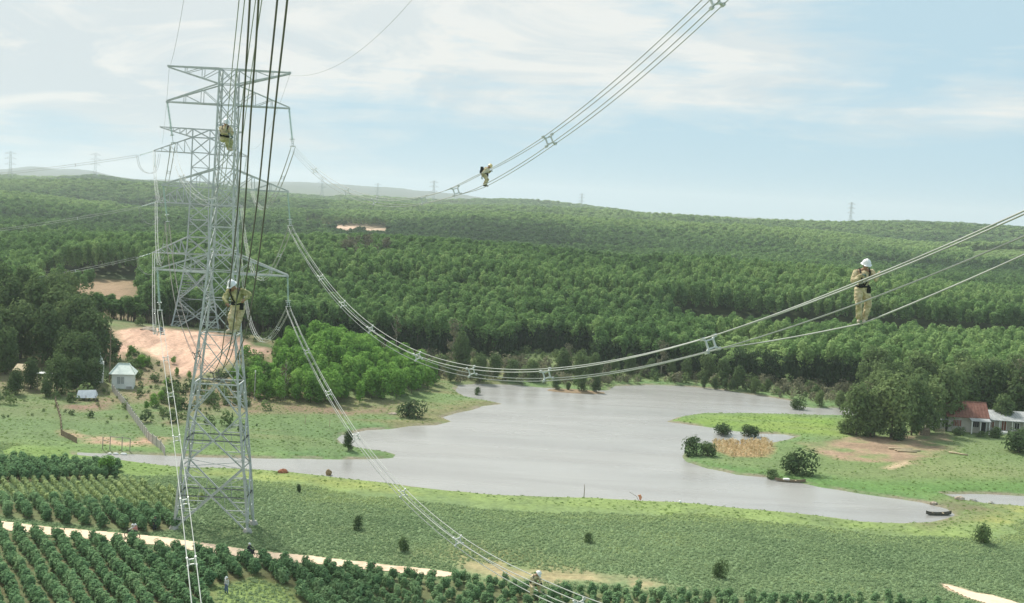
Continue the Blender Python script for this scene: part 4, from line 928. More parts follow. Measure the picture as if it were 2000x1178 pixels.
dia1 = [(0, 4.0, 'A'), (4.0, 7.4, 'V'), (7.4, 10.5, 'A'), (10.5, 13.4, 'V'), (13.4, 17.0, 'A')]
tower1 = lattice_tower('lattice_tower', 'tall grey steel lattice pylon standing in the field on the left, the nearest one', None, prof1, pan1, dia1,
    [(29.6, 31.8, 7.4, 'bottom'), (39.2, 41.4, 7.05, 'bottom'), (48.6, 50.9, 6.85, 'bottom'), (50.9, 52.6, 6.8, 'top')], .26, .09, T1, math.radians(1.5), True, (30, .42))
T2 = (-76.6, 297.0); T2Z = gz(*T2)
prof2 = [(0, 5.6), (7, 4.3), (14, 3.1), (20, 2.5), (32, 2.15), (48.2, 2.0)]
pan2 = [14.5, 18.2, 22.3, 26.5, 30.3, 35.6, 39, 42.6, 46.2, 48.2]
dia2 = [(0, 3.6, 'A'), (3.6, 7.2, 'V'), (7.2, 11, 'A'), (11, 14.5, 'V')]
tower2 = lattice_tower('lattice_tower', 'second steel pylon behind the near one, on top of the bare sand hill', None, prof2, pan2, dia2,
    [(18.2, 22.3, 10.2, 'bottom'), (30.3, 35.6, 10.0, 'bottom'), (42.4, 46.2, 10.8, 'bottom'), (46.2, 48.2, 9.5, 'top')], .34, .15, (T2[0], T2[1], T2Z - .3), math.radians(14))
# far pylons beyond the skyline: one copied lattice
far_spots = [(25, 296, 337, 'far faint pylon on the skyline, the leftmost one'), (190, 299, 339, 'far faint pylon on the skyline above the rounded left hill'), (630, 345, 386, 'far faint pylon just right of the near pylon'),
             (738, 358, 389, 'small far pylon on the skyline between two others, right of the near pylon'), (847, 353, 391, 'far faint pylon above the bare sand patch on the skyline'), (1135, 378, 400, 'tiny far pylon on the skyline right of the lineman in the air'), (1658, 395, 430, 'tiny faint pylon on the skyline above the right lineman')]
def simple_tower(label, loc, h, rz):
    t = thing('lattice_tower', label, 'pylon', loc, rz, 'far pylons on the skyline'); m = MB(); k = h / 50
    w = lambda z: np.interp(z, [0, 22, 50], [4.5, 1.6, 1.0]) * 1.0
    for a, b in ((-1, -1), (1, -1), (1, 1), (-1, 1)): m.bar((a*w(0), b*w(0), 0), (a*w(22), b*w(22), 22), .32); m.bar((a*w(22), b*w(22), 22), (a*w(50), b*w(50), 50), .26)
    zz = [0, 7, 13, 18, 22, 26, 30, 34, 38, 42, 46, 50]
    for z0, z1 in zip(zz[:-1], zz[1:]):
        for f0, f1 in (((-1, -1), (1, -1)), ((1, -1), (1, 1)), ((1, 1), (-1, 1)), ((-1, 1), (-1, -1))):
            m.bar((f0[0]*w(z0), f0[1]*w(z0), z0), (f1[0]*w(z1), f1[1]*w(z1), z1), .15); m.bar((f1[0]*w(z0), f1[1]*w(z0), z0), (f0[0]*w(z1), f0[1]*w(z1), z1), .15)
    m.build('mast', M_STEEL, t)
    for z, ln in ((29, 8.5), (38, 9), (46, 8.5)):
        a = MB()
        for sd in (-1, 1):
            for fb in (-1, 1): a.bar((sd*1.2, fb, z), (sd*ln, 0, z), .3); a.bar((sd*1.1, fb, z + 3), (sd*ln, 0, z + .2), .3)
            a.bar((sd*4.5, 0, z), (sd*4.5, 0, z + 1.6), .25)
        a.build('crossarm', M_STEEL, t)
    t.scale = (k, k, k); return t
def far_xy(px, d): return (px - 1000) / 2400 * d
ft = None
for (px, yt, yb, lab) in far_spots:
    d = 2560.0; x = far_xy(px + (yb - 589) * .053, d); z = gz(x, d); top = CAM_H + d * (392 + .053 * (px - 1000) - yt) / 2400
    h = max(24, top - z)
    if ft is None: ft = simple_tower(lab, (x, d, z), h, .3)
    else: dup(ft, lab, (x, d, z), .3, h / 50)

# insulator strings
def string_mesh(n, pitch, r):
    m = MB(); prof = [(.03, 0)]
    for i in range(n):
        z = -i * pitch; prof += [(.05, z - pitch*.15), (r, z - pitch*.35), (r*.9, z - pitch*.5), (.05, z - pitch*.62)]
    prof.append((.03, -n*pitch)); m.lathe(prof, (0, 0, 0), 8); return m.mesh('discs', M_GLASS)
STR = string_mesh(26, .15, .17)
def yoke_mesh():
    m = MB(); m.bar((-.42, 0, -3.98), (.42, 0, -3.98), .07); m.bar((-.22, 0, -4.0), (-.22, 0, -4.55), .05); m.bar((.22, 0, -4.0), (.22, 0, -4.55), .05); m.bar((-.26, 0, -4.25), (.26, 0, -4.25), .06)
    m.bar((-.3, -.25, -4.6), (-.3, .25, -4.6), .08); m.bar((.3, -.25, -4.6), (.3, .25, -4.6), .08); m.bar((0, 0, .25), (0, 0, 0), .06)
    pts = [(.5*math.cos(a), .22*math.sin(a), -3.75) for a in np.linspace(0, 2*math.pi, 13)]; m.tube(pts, .035, 5); return m.mesh('yoke', M_FITTING)
YOKE = yoke_mesh()
def string_at(a, b, label, group, name='insulator_string', fit=None):
    a = Vector(a); b = Vector(b); d = b - a; L_ = d.length
    t = thing(name, label, 'insulator', a, 0, group); t.rotation_mode = 'QUATERNION'
    t.rotation_quaternion = (-d).to_track_quat('Z', 'Y'); s = L_ / 4.6; t.scale = (max(s, .8), max(s, .8), s)
    link('discs', STR, t); link('yoke', YOKE, t); return t
# ------------------------------------------------------------------ conductor bundles
def cubic(A, p, y):
    w = A[1] - y; return np.stack([A[0] + p[0]*w, y, A[2] + p[1]*w + p[2]*w*w + p[3]*w**3], -1)
def catmull(P, n=14):
    P = np.asarray(P, float); Q = np.vstack([2*P[0]-P[1], P, 2*P[-1]-P[-2]]); out = []
    for i in range(1, len(Q) - 2):
        for t in np.linspace(0, 1, n, endpoint=False):
            out.append(.5*((2*Q[i]) + (-Q[i-1]+Q[i+1])*t + (2*Q[i-1]-5*Q[i]+4*Q[i+1]-Q[i+2])*t*t + (-Q[i-1]+3*Q[i]-3*Q[i+1]+Q[i+2])*t**3))
    out.append(P[-1]); return np.array(out)
def frames(C_):
    T_ = np.gradient(C_, axis=0); T_ /= np.linalg.norm(T_, axis=1)[:, None]
    e1 = np.stack([-T_[:, 1], T_[:, 0], 0*T_[:, 0]], 1); e1 /= np.linalg.norm(e1, axis=1)[:, None] + 1e-9
    e2 = np.cross(e1, T_); e2 *= np.sign(e2[:, 2:3] + 1e-9); return T_, e1, e2
def spacer_mesh(mat, sp=.45):
    m = MB(); a = sp * .31; th = .035
    P_ = [(-a, a), (a, a), (a, -a), (-a, -a)]
    for i in range(4):
        p, q = P_[i], P_[(i+1) % 4]; m.bar((p[0], 0, p[1]), (q[0], 0, q[1]), .075, .05)
        o_ = (p[0] * 1.62, 0, p[1] * 1.62); m.bar((p[0], 0, p[1]), o_, .085, .06); m.bar((o_[0], -.09, o_[2]), (o_[0], .09, o_[2]), .10)
    return m.mesh('spacer', mat)
SPACER = spacer_mesh(M_FITTING); SPACER_D = spacer_mesh(M_WIRE_DARK)
def bundle(name, label, group, C_, sp=.45, rot=0.0, rad=.023, spacers=(), mat=None, spread=None, spmesh=None, cat='power line'):
    """four parallel wires round the centre line C_, spacer frames at the given indices"""
    mat = mat or M_WIRE; T_, e1, e2 = frames(C_); t = thing(name, label, cat, tuple(C_[0]), 0, group); W_ = []
    for k, (a, b) in enumerate(((-1, 1), (1, 1), (1, -1), (-1, -1))):
        ca, sa = math.cos(rot), math.sin(rot); a, b = (a*ca - b*sa) * sp/2, (a*sa + b*ca) * sp/2
        P_ = C_ + e1 * a + e2 * b
        if spread is not None: P_ = P_ + spread(k, C_)
        W_.append(P_); m = MB(); m.tube([Vector(q - C_[0]) for q in P_], rad, 5); m.build('wire', mat, t, True)
    for i in spacers:
        s = link('spacer', spmesh or (SPACER if mat is not M_WIRE_DARK else SPACER_D), t); i = int(i)
        X = Vector(e1[i]); Y = Vector(T_[i]); Z = X.cross(Y).normalized(); Z = Z if Z.z > 0 else -Z; Y = Z.cross(X)
        Mx = Matrix((X, Y, Z)).transposed() @ Matrix.Rotation(-rot, 3, 'Y'); s.matrix_local = Matrix.Translation(Vector(C_[i] - C_[0])) @ Mx.to_4x4()
        k = sp / .45; s.scale = (k, k, k)
    return t, W_
def idx(C_, ys): return [int(np.argmin(np.abs(C_[:, 1] - y))) for y in ys]
def at_y(Wk, y):
    i = int(np.argmin(np.abs(Wk[:, 1] - y))); return Vector(Wk[i])
A = dict(RU=(-25.72, 140.1, 44.58), RM=(-25.67, 140.1, 35.59), RL=(-25.55, 140.1, 26.33), LU=(-39.3, 140.1, 44.27), LM=(-39.68, 140.1, 35.32), LL=(-40.25, 140.1, 25.14))
ysR = np.concatenate([np.arange(140.1, 60, -1.5), np.arange(60, 8, -.5)])
def tent(C_, y0, ya, yb):
    y = C_[:, 1]; return np.where(y > y0, np.clip((ya - y) / (ya - y0), 0, 1), np.clip((y - yb) / (y0 - yb), 0, 1))[:, None]
Zv = np.array([[0, 0, 1.0]])
# right middle: carries the standing lineman
CRM = cubic(A['RM'], (.3220138, -.2096199, 1.4418e-3, 6.6e-6), ysR)
spRM = lambda k, C_: Zv * (.06, .02, -.60, -.02)[k] * tent(C_, 32.3, 40.0, 16.0)
_, W_RM = bundle('conductor_bundle', 'four wire power line sagging low over the lake, the helmeted man stands on it', None, CRM, .45, .30, .023, idx(CRM, (117, 106, 93, 79, 66, 55, 40.2)), None, spRM)
CRU = cubic(A['RU'], (.3212601, -.1773190, 9.152e-4, 1.12e-5), np.concatenate([np.arange(140.1, 60, -1.5), np.arange(60, 20, -.5)]))
spRU = lambda k, C_: Zv * (.12, .12, -.18, -.1)[k] * tent(C_, 67, 72, 56)
_, W_RU = bundle('conductor_bundle', 'four wire power line rising across the sky to the top right edge', None, CRU, .45, .35, .018, idx(CRU, (124, 106, 94, 78.5, 70.5, 56, 41)), M_WIRE, spRU)
CRL = cubic(A['RL'], (.3226014, -.2121861, 1.3433e-3, 7.2e-6), np.concatenate([np.arange(140.1, 60, -1.5), np.arange(60, 25, -.5)]))
spRL = lambda k, C_: Zv * (.12, .10, -.16, -.06)[k] * tent(C_, 54, 66, 44)
_, W_RL = bundle('conductor_bundle', 'four wire power line dropping steeply over the crop field to the bottom centre', None, CRL, .45, .25, .024, idx(CRL, (125, 112, 98, 81, 67.5, 50)), None, spRL)
def from_pix(L_):   # hand-surveyed points: world x, y, z
    return catmull(L_)
CLM = catmull(LINES['LM']); spLM = lambda k, C_: Zv * (.10, .10, -.55, -.75)[k] * tent(C_, 34.2, 50, 22)
_, W_LM = bundle('conductor_bundle', 'four thick dark wires coming down from the top edge in front of the near pylon', None, CLM, .45, .28, .019, idx(CLM, (105, 88, 66)), M_WIRE_DARK, spLM)
CLU = catmull(LINES['LU']); spLU = lambda k, C_: Zv * (.1, .1, -.15, -.1)[k] * tent(C_, 45, 60, 35)
_, W_LU = bundle('conductor_bundle', 'four thin wires sagging behind the dark ones from the near pylon top left arm', None, CLU, .45, .25, .015, idx(CLU, (120, 100, 80, 62)), M_WIRE, spLU)
CLL = cubic(A['LL'], (.3145059, -.0830944, 9.279e-4, -9.2e-6), np.arange(140.1, 44, -1.5))
_, W_LL = bundle('conductor_bundle', 'pale ladder like power line running down left of the near pylon to the bottom', None, CLL, .45, .15, .026, idx(CLL, (128, 114, 99, 86, 73, 63.5, 57)), None)
# insulator strings of the near pylon
cs, sn = math.cos(math.radians(1.5)), math.sin(math.radians(1.5))
for key, z, ln, sd, lab in (('RU', 48.6, 6.85, 1, 'glass disc insulator string under the top right arm of the near pylon'), ('RM', 39.2, 7.05, 1, 'greenish insulator string under the middle right arm of the near pylon'), ('RL', 29.6, 7.4, 1, 'greenish insulator string under the lowest right arm of the near pylon'),
                            ('LU', 48.6, 6.85, -1, 'glass disc insulator string under the top left arm of the near pylon'), ('LM', 39.2, 7.05, -1, 'greenish insulator string under the middle left arm of the near pylon'), ('LL', 29.6, 7.4, -1, 'greenish insulator string under the lowest left arm of the near pylon')):
    b = Vector(A[key]) + Vector((0, 0, .25)); a = Vector((T1[0] + sd*ln*cs, T1[1] + sd*ln*sn, T1[2] + z)); string_at(a, b, lab, 'insulator strings of the near pylon')
# back spans from the near pylon to the one on the sand hill
def span(a, b, sag, n=40):
    t = np.linspace(0, 1, n)[:, None]; P_ = np.array(a)[None]*(1-t) + np.array(b)[None]*t; P_[:, 2] -= (4*sag*t*(1-t))[:, 0]; return P_
c2, s2 = math.cos(math.radians(14)), math.sin(math.radians(14))
def t2tip(sd, ln, z): return (T2[0] + sd*ln*c2, T2[1] + sd*ln*s2, T2Z - .3 + z)
ends = dict(RU=t2tip(1, 10.8, 42.4), RM=t2tip(1, 10.0, 30.3), RL=t2tip(1, 10.2, 18.2), LU=t2tip(-1, 10.8, 42.4), LM=t2tip(-1, 10.0, 30.3), LL=t2tip(-1, 10.2, 18.2))
labs = dict(RU='back span from the top right insulator of the near pylon towards the second pylon', RM='back span hanging from the middle right insulator of the near pylon', RL='back span sagging low behind the dark wired lineman beside the sand hill',
            LU='back span from the top left insulator of the near pylon to the second pylon', LM='back span from the middle left insulator of the near pylon to the second pylon', LL='back span from the lowest left insulator of the near pylon over the sand hill')
sags = dict(RU=9.5, RM=11, RL=10.5, LU=9, LM=9, LL=9)
for k in ends:
    C_ = span(A[k], ends[k], sags[k]); n = len(C_); bundle('conductor_bundle', labs[k], 'spans between the two pylons', C_, .45, .2, .03, (4, 8, 13, 18, 24, 31), None)
# spans leaving the second pylon to the left, with tension strings and jumper loops
for sd, lns in ((-1, (10.2, 10.0, 10.8)),):
    for ln, z, nm, pz, sag in zip(lns, (18.2, 30.3, 42.4), ('lowest', 'middle', 'top'), (0, 4, 8), (7.5, 7, 6.5)):
        a = Vector(t2tip(sd, ln, z)); b = a + Vector((-3.6, -1.2, -1.4))
        string_at(a, b, 'slanting tension insulator at the %s left arm of the second pylon' % nm, 'tension insulators of the second pylon', 'tension_insulator')
        C_ = span(b, (-310, 238, z - 6 + pz), sag + 6, 50); bundle('conductor_bundle', 'thin power line leaving the second pylon to the left, %s one' % nm, 'spans leaving to the left', C_, .45, .2, .02, (3, 7, 12, 17, 23), None)
        jm = MB(); J = [b, b + Vector((.6, .4, -2.6)), b + Vector((2.2, 1.0, -3.9)), b + Vector((4.2, 1.2, -3.2)), a + Vector((1.2, .6, -.6))]
        J = [Vector(q) for q in catmull([tuple(q) for q in J], 6)]
        t = thing('jumper_loop', 'hanging jumper loop of wire under the %s left arm of the second pylon' % nm, 'jumper wire', tuple(b), 0, 'jumper loops of the second pylon')
        for o_ in (-.2, .2):
            w = MB(); w.tube([q - b + Vector((o_, 0, 0)) for q in J], .04, 5); w.build('wire', M_WIRE, t, True)
        s_ = a + Vector((.3, 0, 0)); string_at(s_, s_ + Vector((0, 0, -4.4)), 'upright insulator hanging inside the %s left arm of the second pylon' % nm, 'hanging insulators of the second pylon')
for ln, z, nm in ((10.2, 18.2, 'lowest'), (10.0, 30.3, 'middle'), (10.8, 42.4, 'top')):
    a = Vector(t2tip(1, ln, z)); string_at(a, a + Vector((-.4, -.3, -4.4)), 'upright insulator under the %s right arm of the second pylon' % nm, 'hanging insulators of the second pylon')
# earth wires
def single_wire(name, label, C_, r): m = MB(); C_ = np.asarray(C_); m.tube([Vector(q - C_[0]) for q in C_], r, 4); o = m.build(name, M_WIRE, None, True, tuple(C_[0])); tag(o, label, 'wire'); return o
tl = (T1[0] - 6.8, T1[1], T1[2] + 52.3); tr_ = (T1[0] + 6.8, T1[1], T1[2] + 52.3)
ee = t2tip(-1, 9.5, 48.2); ef = t2tip(1, 9.5, 48.2)
single_wire('earth_wire', 'hair thin earth wire rising from the left tip of the near pylon top arm', cubic(tl, (.31, -.02, 1.4e-3, 4e-6), np.arange(140.1, 40, -2)), .015)
single_wire('earth_wire', 'hair thin earth wire curving up the sky right of the near pylon top', cubic(tr_, (.3213, -.10, 1.1e-3, 1.0e-5), np.arange(140.1, 40, -2)), .015)
single_wire('earth_wire', 'hair thin earth wire between the left tips of the two pylon tops', span(tl, ee, 6), .015)
single_wire('earth_wire', 'hair thin earth wire between the right tips of the two pylon tops', span(tr_, ef, 6), .015)
# ------------------------------------------------------------------ people
M_SKIN = mottled('skin', (.30, .17, .11), (.40, .24, .16), 6, .6, .3)
M_KHAKI = mottled('khaki_cotton', (.26, .21, .12), (.52, .44, .28), 7, .9, .1, 0, (.70, .62, .42), 'Object', .02)
M_OLIVE = mottled('olive_cotton', (.16, .17, .07), (.38, .36, .18), 7, .9, .1, 0, (.62, .56, .36), 'Object', .02)
M_HELMET = mottled('white_helmet', (.74, .75, .76), (.82, .82, .82), 2, .3, .5)
M_HELMET_Y = mottled('yellow_helmet', (.72, .55, .25), (.82, .68, .38), 2, .35, .5)
M_STRAP = mottled('black_webbing', (.015, .015, .018), (.05, .05, .05), 9, .8, .2)
M_GLOVE = mottled('grey_glove', (.10, .14, .12), (.22, .26, .22), 9, .8, .1)
M_BOOT = mottled('canvas_shoe', (.42, .34, .24), (.66, .58, .46), 9, .8, .1)
M_BOOTD = mottled('dark_shoe', (.03, .03, .03), (.08, .07, .06), 9, .7, .2)
M_HAIR = mottled('black_hair', (.01, .01, .01), (.03, .025, .02), 9, .6, .3)
M_CLOTH = {k: mottled(k + '_cloth', tuple(.75*c for c in v), v, 7, .9, .1) for k, v in dict(dark=(.05, .055, .07), white=(.72, .72, .70), pink=(.55, .28, .26), blue=(.14, .20, .34), red=(.42, .08, .06)).items()}
def solid(name, chains, mat, parent, voxel=.014, smooth=4, wrinkle=0.0, seed=1):
    """tapered limbs fused into one continuous skin"""
    m = MB()
    for ch in chains:
        for i in range(len(ch) - 1):
            (p, r), (q, s) = ch[i], ch[i+1]; p, q = Vector(p), Vector(q); d = q - p; Ln = max(d.length, 1e-4); n = 4
            pts = [p - d*min(r*.85/Ln, 9)] + [p - d*(r*.5/Ln)] + [p.lerp(q, t/n) for t in range(n+1)] + [q + d*(s*.5/Ln)] + [q + d*(s*.85/Ln)]
            rad = [r*.35, r*.86] + [lerp(r, s, t/n) for t in range(n+1)] + [s*.86, s*.35]
            m.tube(pts, rad, 12)
    me = bpy.data.meshes.new('tmp'); me.from_pydata(m.v, [], m.f); me.update(); o = bpy.data.objects.new('tmp', me); COL.objects.link(o)
    md = o.modifiers.new('r', 'REMESH'); md.mode = 'VOXEL'; md.voxel_size = voxel; md.use_smooth_shade = True
    ms = o.modifiers.new('s', 'SMOOTH'); ms.factor = .5; ms.iterations = smooth
    dg = bpy.context.evaluated_depsgraph_get(); dg.update(); res = bpy.data.meshes.new_from_object(o.evaluated_get(dg)); bpy.data.objects.remove(o); bpy.data.meshes.remove(me)
    res.name = name; res.materials.clear(); res.materials.append(mat)
    if wrinkle:
        n = len(res.vertices); V = np.empty(n*3, np.float32); res.vertices.foreach_get('co', V); V = V.reshape(-1, 3); Nn = np.empty(n*3, np.float32); res.vertices.foreach_get('normal', Nn); Nn = Nn.reshape(-1, 3)
        k = fbm(V[:, 0]*2 + V[:, 2]*1.2 + seed, V[:, 2]*2.6 + V[:, 1]*2, .16, seed, 3); V = V + Nn * (k * wrinkle)[:, None]; res.vertices.foreach_set('co', V.astype(np.float32).ravel()); res.update()
    return link(name, res, parent)
def hand_chains(wrist, direction, curl, s=1.0):
    """palm and five fingers of different length that close towards curl"""
    d = Vector(direction).normalized(); c = (Vector(curl) - d * d.dot(Vector(curl))).normalized(); side = d.cross(c).normalized(); w = Vector(wrist); out = []
    for k, off in enumerate((-.027, -.009, .009, .027)):
        base = w + d*.085*s + side*off*s; Lf = (.062, .078, .074, .058)[k] * s; r = (.0105, .011, .011, .0095)[k]*s
        out.append([(w + side*off*.5*s, .016*s), (base, .0125*s)])
        k1 = base + (d*.72 + c*.7).normalized()*Lf*.45; k2 = k1 + (d*.05 + c).normalized()*Lf*.32; k3 = k2 + (c*.7 - d*.7).normalized()*Lf*.28
        out.append([(base, r*1.1), (k1, r)]); out.append([(k1, r), (k2, r*.95)]); out.append([(k2, r*.95), (k3, r*.8)])
    tb = w + d*.025*s - side*.03*s; t1 = tb + (d*.6 - side*.6 + c*.5).normalized()*.04*s; t2 = t1 + (d*.5 + c*.9).normalized()*.034*s
    out += [[(tb, .015*s), (t1, .0125*s)], [(t1, .0125*s), (t2, .010*s)]]
    return out
def person(label, loc, J, shirt, trousers, shoes, helmet=None, gloves=None, face=(0, -1, -.2), vox=.013, pack=None, harness=True, strap=True, group=None, rz=0, curl=(0, 0, -1), hair=True):
    """J: joints in metres, x right, y away, z up"""
    V = {k: Vector(v) for k, v in J.items()}; t = thing('person', label, 'person', loc, rz, group); big = 1.0 if vox > .02 else 1.12
    nk, hd, ch, pv = V['neck'], V['head'], V['chest'], V['pelvis']
    up = (hd - nk).normalized(); f = Vector(face).normalized(); f = (f - up*f.dot(up)).normalized(); sd = up.cross(f).normalized()
    body = [[(pv, .115), (pv.lerp(ch, .5), .108)], [(pv.lerp(ch, .5), .108), (ch, .125)], [(ch, .12), (nk, .058)], [(nk, .056), (hd - up*.03, .058)],
            [(hd - up*.02, .078), (hd + up*.045, .088)], [(hd + f*.028 - up*.055, .052), (hd + f*.032 - up*.02, .062)], [(hd + f*.085 - up*.005, .010), (hd + f*.098 - up*.03, .014)],
            [(hd + f*.082 - up*.062, .013), (hd + f*.078 - up*.062 + sd*.012, .012)]]
    for s in (-1, 1): body.append([(hd + sd*s*.078 + up*.012, .016), (hd + sd*s*.084 - up*.025, .012)])
    sh = []; tr_c = []; ft_ = []; gl = []
    sh += [[(pv + (ch - pv).normalized()*.05, .138*big), (pv.lerp(ch, .55), .140*big)], [(pv.lerp(ch, .55), .140*big), (ch + (nk-ch)*.25, .150*big)], [(ch + (nk-ch)*.25, .12), (nk - up*.03, .07)]]
    for s in 'LR':
        S_, E_, H_ = V['sh'+s], V['el'+s], V['ha'+s]; d = (H_ - E_).normalized()
        body += [[(nk.lerp(S_, .25), .06), (S_, .062)], [(S_, .058), (E_, .042)], [(E_, .042), (H_, .027)]]
        hc = hand_chains(H_, V.get('hd'+s, d), V.get('cu'+s, curl)); body += hc
        if gloves: gl += [[(q, r + .004) for q, r in c] for c in hc]
        sh += [[(ch.lerp(S_, .5) + Vector((0, 0, .03)), .10), (S_, .078)], [(S_, .082*big), (E_, .066*big)], [(E_, .066*big), (H_ - d*.02, .048)]]
        Hp, K_, A_, T_ = V['hip'+s], V['kn'+s], V['an'+s], V['to'+s]
        body += [[(Hp, .085), (K_, .055)], [(K_, .055), (A_, .038)], [(A_, .038), (T_, .030)]]
        tr_c += [[(pv, .135), (Hp, .108)], [(Hp, .108*big), (K_, .084*big)], [(K_, .084*big), (A_ + (K_-A_).normalized()*.05, .074*big)]]
        sole = (A_ - (T_ - A_)*.35) - Vector((0, 0, .045)); ft_ += [[(A_ + (K_-A_).normalized()*.03, .050), (A_, .050)], [(A_, .048), (T_, .040)], [(sole, .038), (T_ - Vector((0, 0, .01)), .036)]]
    solid('body', body, M_SKIN, t, vox*.75 if vox < .02 else vox, 2)
    jk = solid('jacket', sh, shirt, t, vox, 3, .034, 3)
    solid('trousers', tr_c, trousers, t, vox, 3, .034, 5)
    for s in 'LR':
        i0 = 0 if s == 'L' else 3; solid('shoe', ft_[i0:i0+3], shoes, t, vox, 3)
    if gloves:
        n = len(gl) // 2; solid('glove', gl[:n], gloves, t, vox*.75, 1); solid('glove', gl[n:], gloves, t, vox*.75, 1)
    e = MB()
    for s in (-1, 1): e.lathe([(.001, -.009), (.009, -.004), (.009, .004), (.001, .009)], tuple(hd + f*.082 + sd*s*.032 + up*.012), 6)
    e.build('eyes', M_HAIR, t)
    Mh = Matrix((sd, f, up)).transposed().to_4x4()
    if hair: h = MB(); h.lathe([(.094, -.005), (.098, .03), (.09, .07), (.06, .10), (.001, .115)], (0, -.016, .01), 14); o = h.build('hair', M_HAIR, t, True); o.matrix_local = Matrix.Translation(hd) @ Mh
    if helmet:
        h = MB(); h.lathe([(.001, .158), (.045, .152), (.085, .125), (.112, .080), (.122, .040), (.126, .022), (.150, .016), (.150, .008), (.120, .012), (.10, .01)], (0, 0, 0), 20)
        h.box((0, .145, .014), (.17, .075, .012)); h.tube([(0, -.12, .05), (0, -.08, .14), (0, 0, .168), (0, .08, .14), (0, .12, .05)], .010, 5)
        o = h.build('helmet', helmet, t, True); o.matrix_local = Matrix.Translation(hd + up*.012) @ Mh
    if harness:
        ax = (ch - pv).normalized(); x = ax.cross(Vector((0, 1, 0))).normalized(); y = ax.cross(x); b = MB(); c = pv + ax*.09
        b.tube([c + (x*math.cos(a)*.165 + y*math.sin(a)*.15) for a in np.linspace(0, 2*math.pi, 17)], .026, 6); b.box(tuple(c + x*.03 - y*.0 + Vector((-.06, -.15, 0))), (.09, .05, .10)); b.box(tuple(c + Vector((.14, -.08, -.10))), (.10, .09, .17)); b.build('tool_belt', M_STRAP, t)
        if strap:
            for s in 'LR':
                S_ = V['sh'+s].lerp(nk, .35); k = MB(); k.tube([S_ + Vector((0, .10, -.04)), S_ + Vector((0, 0, .085)), S_ + Vector((0, -.13, -.03)), c.lerp(ch, .5) + Vector(((S_.x - c.x)*.5, -.165, 0)), c + Vector((0, -.16, 0))], .020, 5); k.build('harness_strap', M_STRAP, t)
    if pack:
        c, sz = pack; m = MB(); m.box(c, sz, 0, .8); m.box((c[0], c[1], c[2] - sz[2]*.2), (sz[0]*1.15, sz[1]*.7, sz[2]*.4)); p = m.build('backpack', M_STRAP, t); bm = p.modifiers.new('b', 'BEVEL'); bm.width = .03; bm.segments = 3
    return t
def rel(p, root): return tuple(Vector(p) - root)
# the man standing on the right hand line
fl = at_y(W_RM[2], 32.6); root = fl + Vector((0, 0, .03)); up1 = at_y(W_RM[0], 32.9); up2 = at_y(W_RM[0], 31.2)
def onwire(Wk, x): i = int(np.argmin(np.abs(Wk[:, 0] - x))); return Vector(Wk[i])
hL = onwire(W_RM[0], root.x - .13); hR = onwire(W_RM[1], root.x + .40)
print('man4 hands rel', rel(hL, root), rel(hR, root))
hz_ = min(max((hL.z - root.z), .95), 1.25); hLp = (-.13, max(hL.y - root.y, -.30), hz_ + .05); hRp = (.37, -.24, min(max(hR.z - root.z, 1.05), 1.35) + .05)
person('man in khaki and white helmet standing on the power line at the right', root,
    dict(pelvis=(.01, .04, .90), chest=(.0, .0, 1.23), neck=(.02, -.03, 1.42), head=(.03, -.07, 1.545), shL=(-.19, .0, 1.34), elL=(-.285, -.06, 1.10), haL=hLp, hdL=(1, .2, .1), shR=(.20, .0, 1.35), elR=(.32, -.10, 1.20), haR=hRp, hdR=(1, -.1, .1),
         hipL=(-.095, .03, .86), knL=(-.10, -.14, .50), anL=(-.03, -.02, .10), toL=(-.08, -.13, .04), hipR=(.11, .04, .86), knR=(.19, .02, .47), anR=(.12, .03, .10), toR=(.07, -.10, .03)),
    M_KHAKI, M_KHAKI, M_BOOT, M_HELMET, M_GLOVE, (-.05, -1, -.45))
# the man in front of the near pylon
fl = at_y(W_LM[3], 34.4); root = fl + Vector((0, 0, .03)); print('LM foot', fl)
person('man in olive jacket and white helmet on the dark wires at the near pylon', root,
    dict(pelvis=(.12, .05, .78), chest=(.08, -.02, 1.08), neck=(.04, -.10, 1.26), head=(-.01, -.16, 1.37), shL=(-.12, -.06, 1.18), elL=(-.21, -.18, .98), haL=(-.10, -.32, .88), shR=(.25, -.04, 1.21), elR=(.45, -.02, 1.12), haR=(.36, -.18, .98), cuR=(-1, 0, -.3),
         hipL=(.03, .02, .74), knL=(-.02, -.12, .43), anL=(.0, -.02, .12), toL=(-.12, -.12, .06), hipR=(.21, .07, .74), knR=(.17, .02, .42), anR=(.12, .05, .12), toR=(.02, -.08, .05)),
    M_OLIVE, M_KHAKI, M_BOOT, M_HELMET, None, (-.45, -1, -.55))
# the climber on the upper line
fl = at_y(W_LU[3], 45.6); root = fl + Vector((.02, 0, .03))
person('man in khaki crouching high on the wires before the near pylon top', root,
    dict(pelvis=(-.20, .02, .44), chest=(-.17, -.02, .70), neck=(-.14, -.06, .86), head=(-.12, -.09, .98), shL=(-.30, -.02, .79), elL=(-.22, -.20, .60), haL=(-.02, -.20, .60), shR=(.0, -.02, .80), elR=(.10, -.10, .66), haR=(.12, -.12, .55),
         hipL=(-.24, .0, .40), knL=(-.02, -.16, .36), anL=(-.02, -.04, .08), toL=(.08, -.10, .04), hipR=(-.12, .06, .40), knR=(.05, .02, .34), anR=(.02, .05, .06), toR=(.12, .0, .03)),
    M_KHAKI, M_OLIVE, M_BOOT, M_HELMET, M_GLOVE, (.5, -1, -.3))
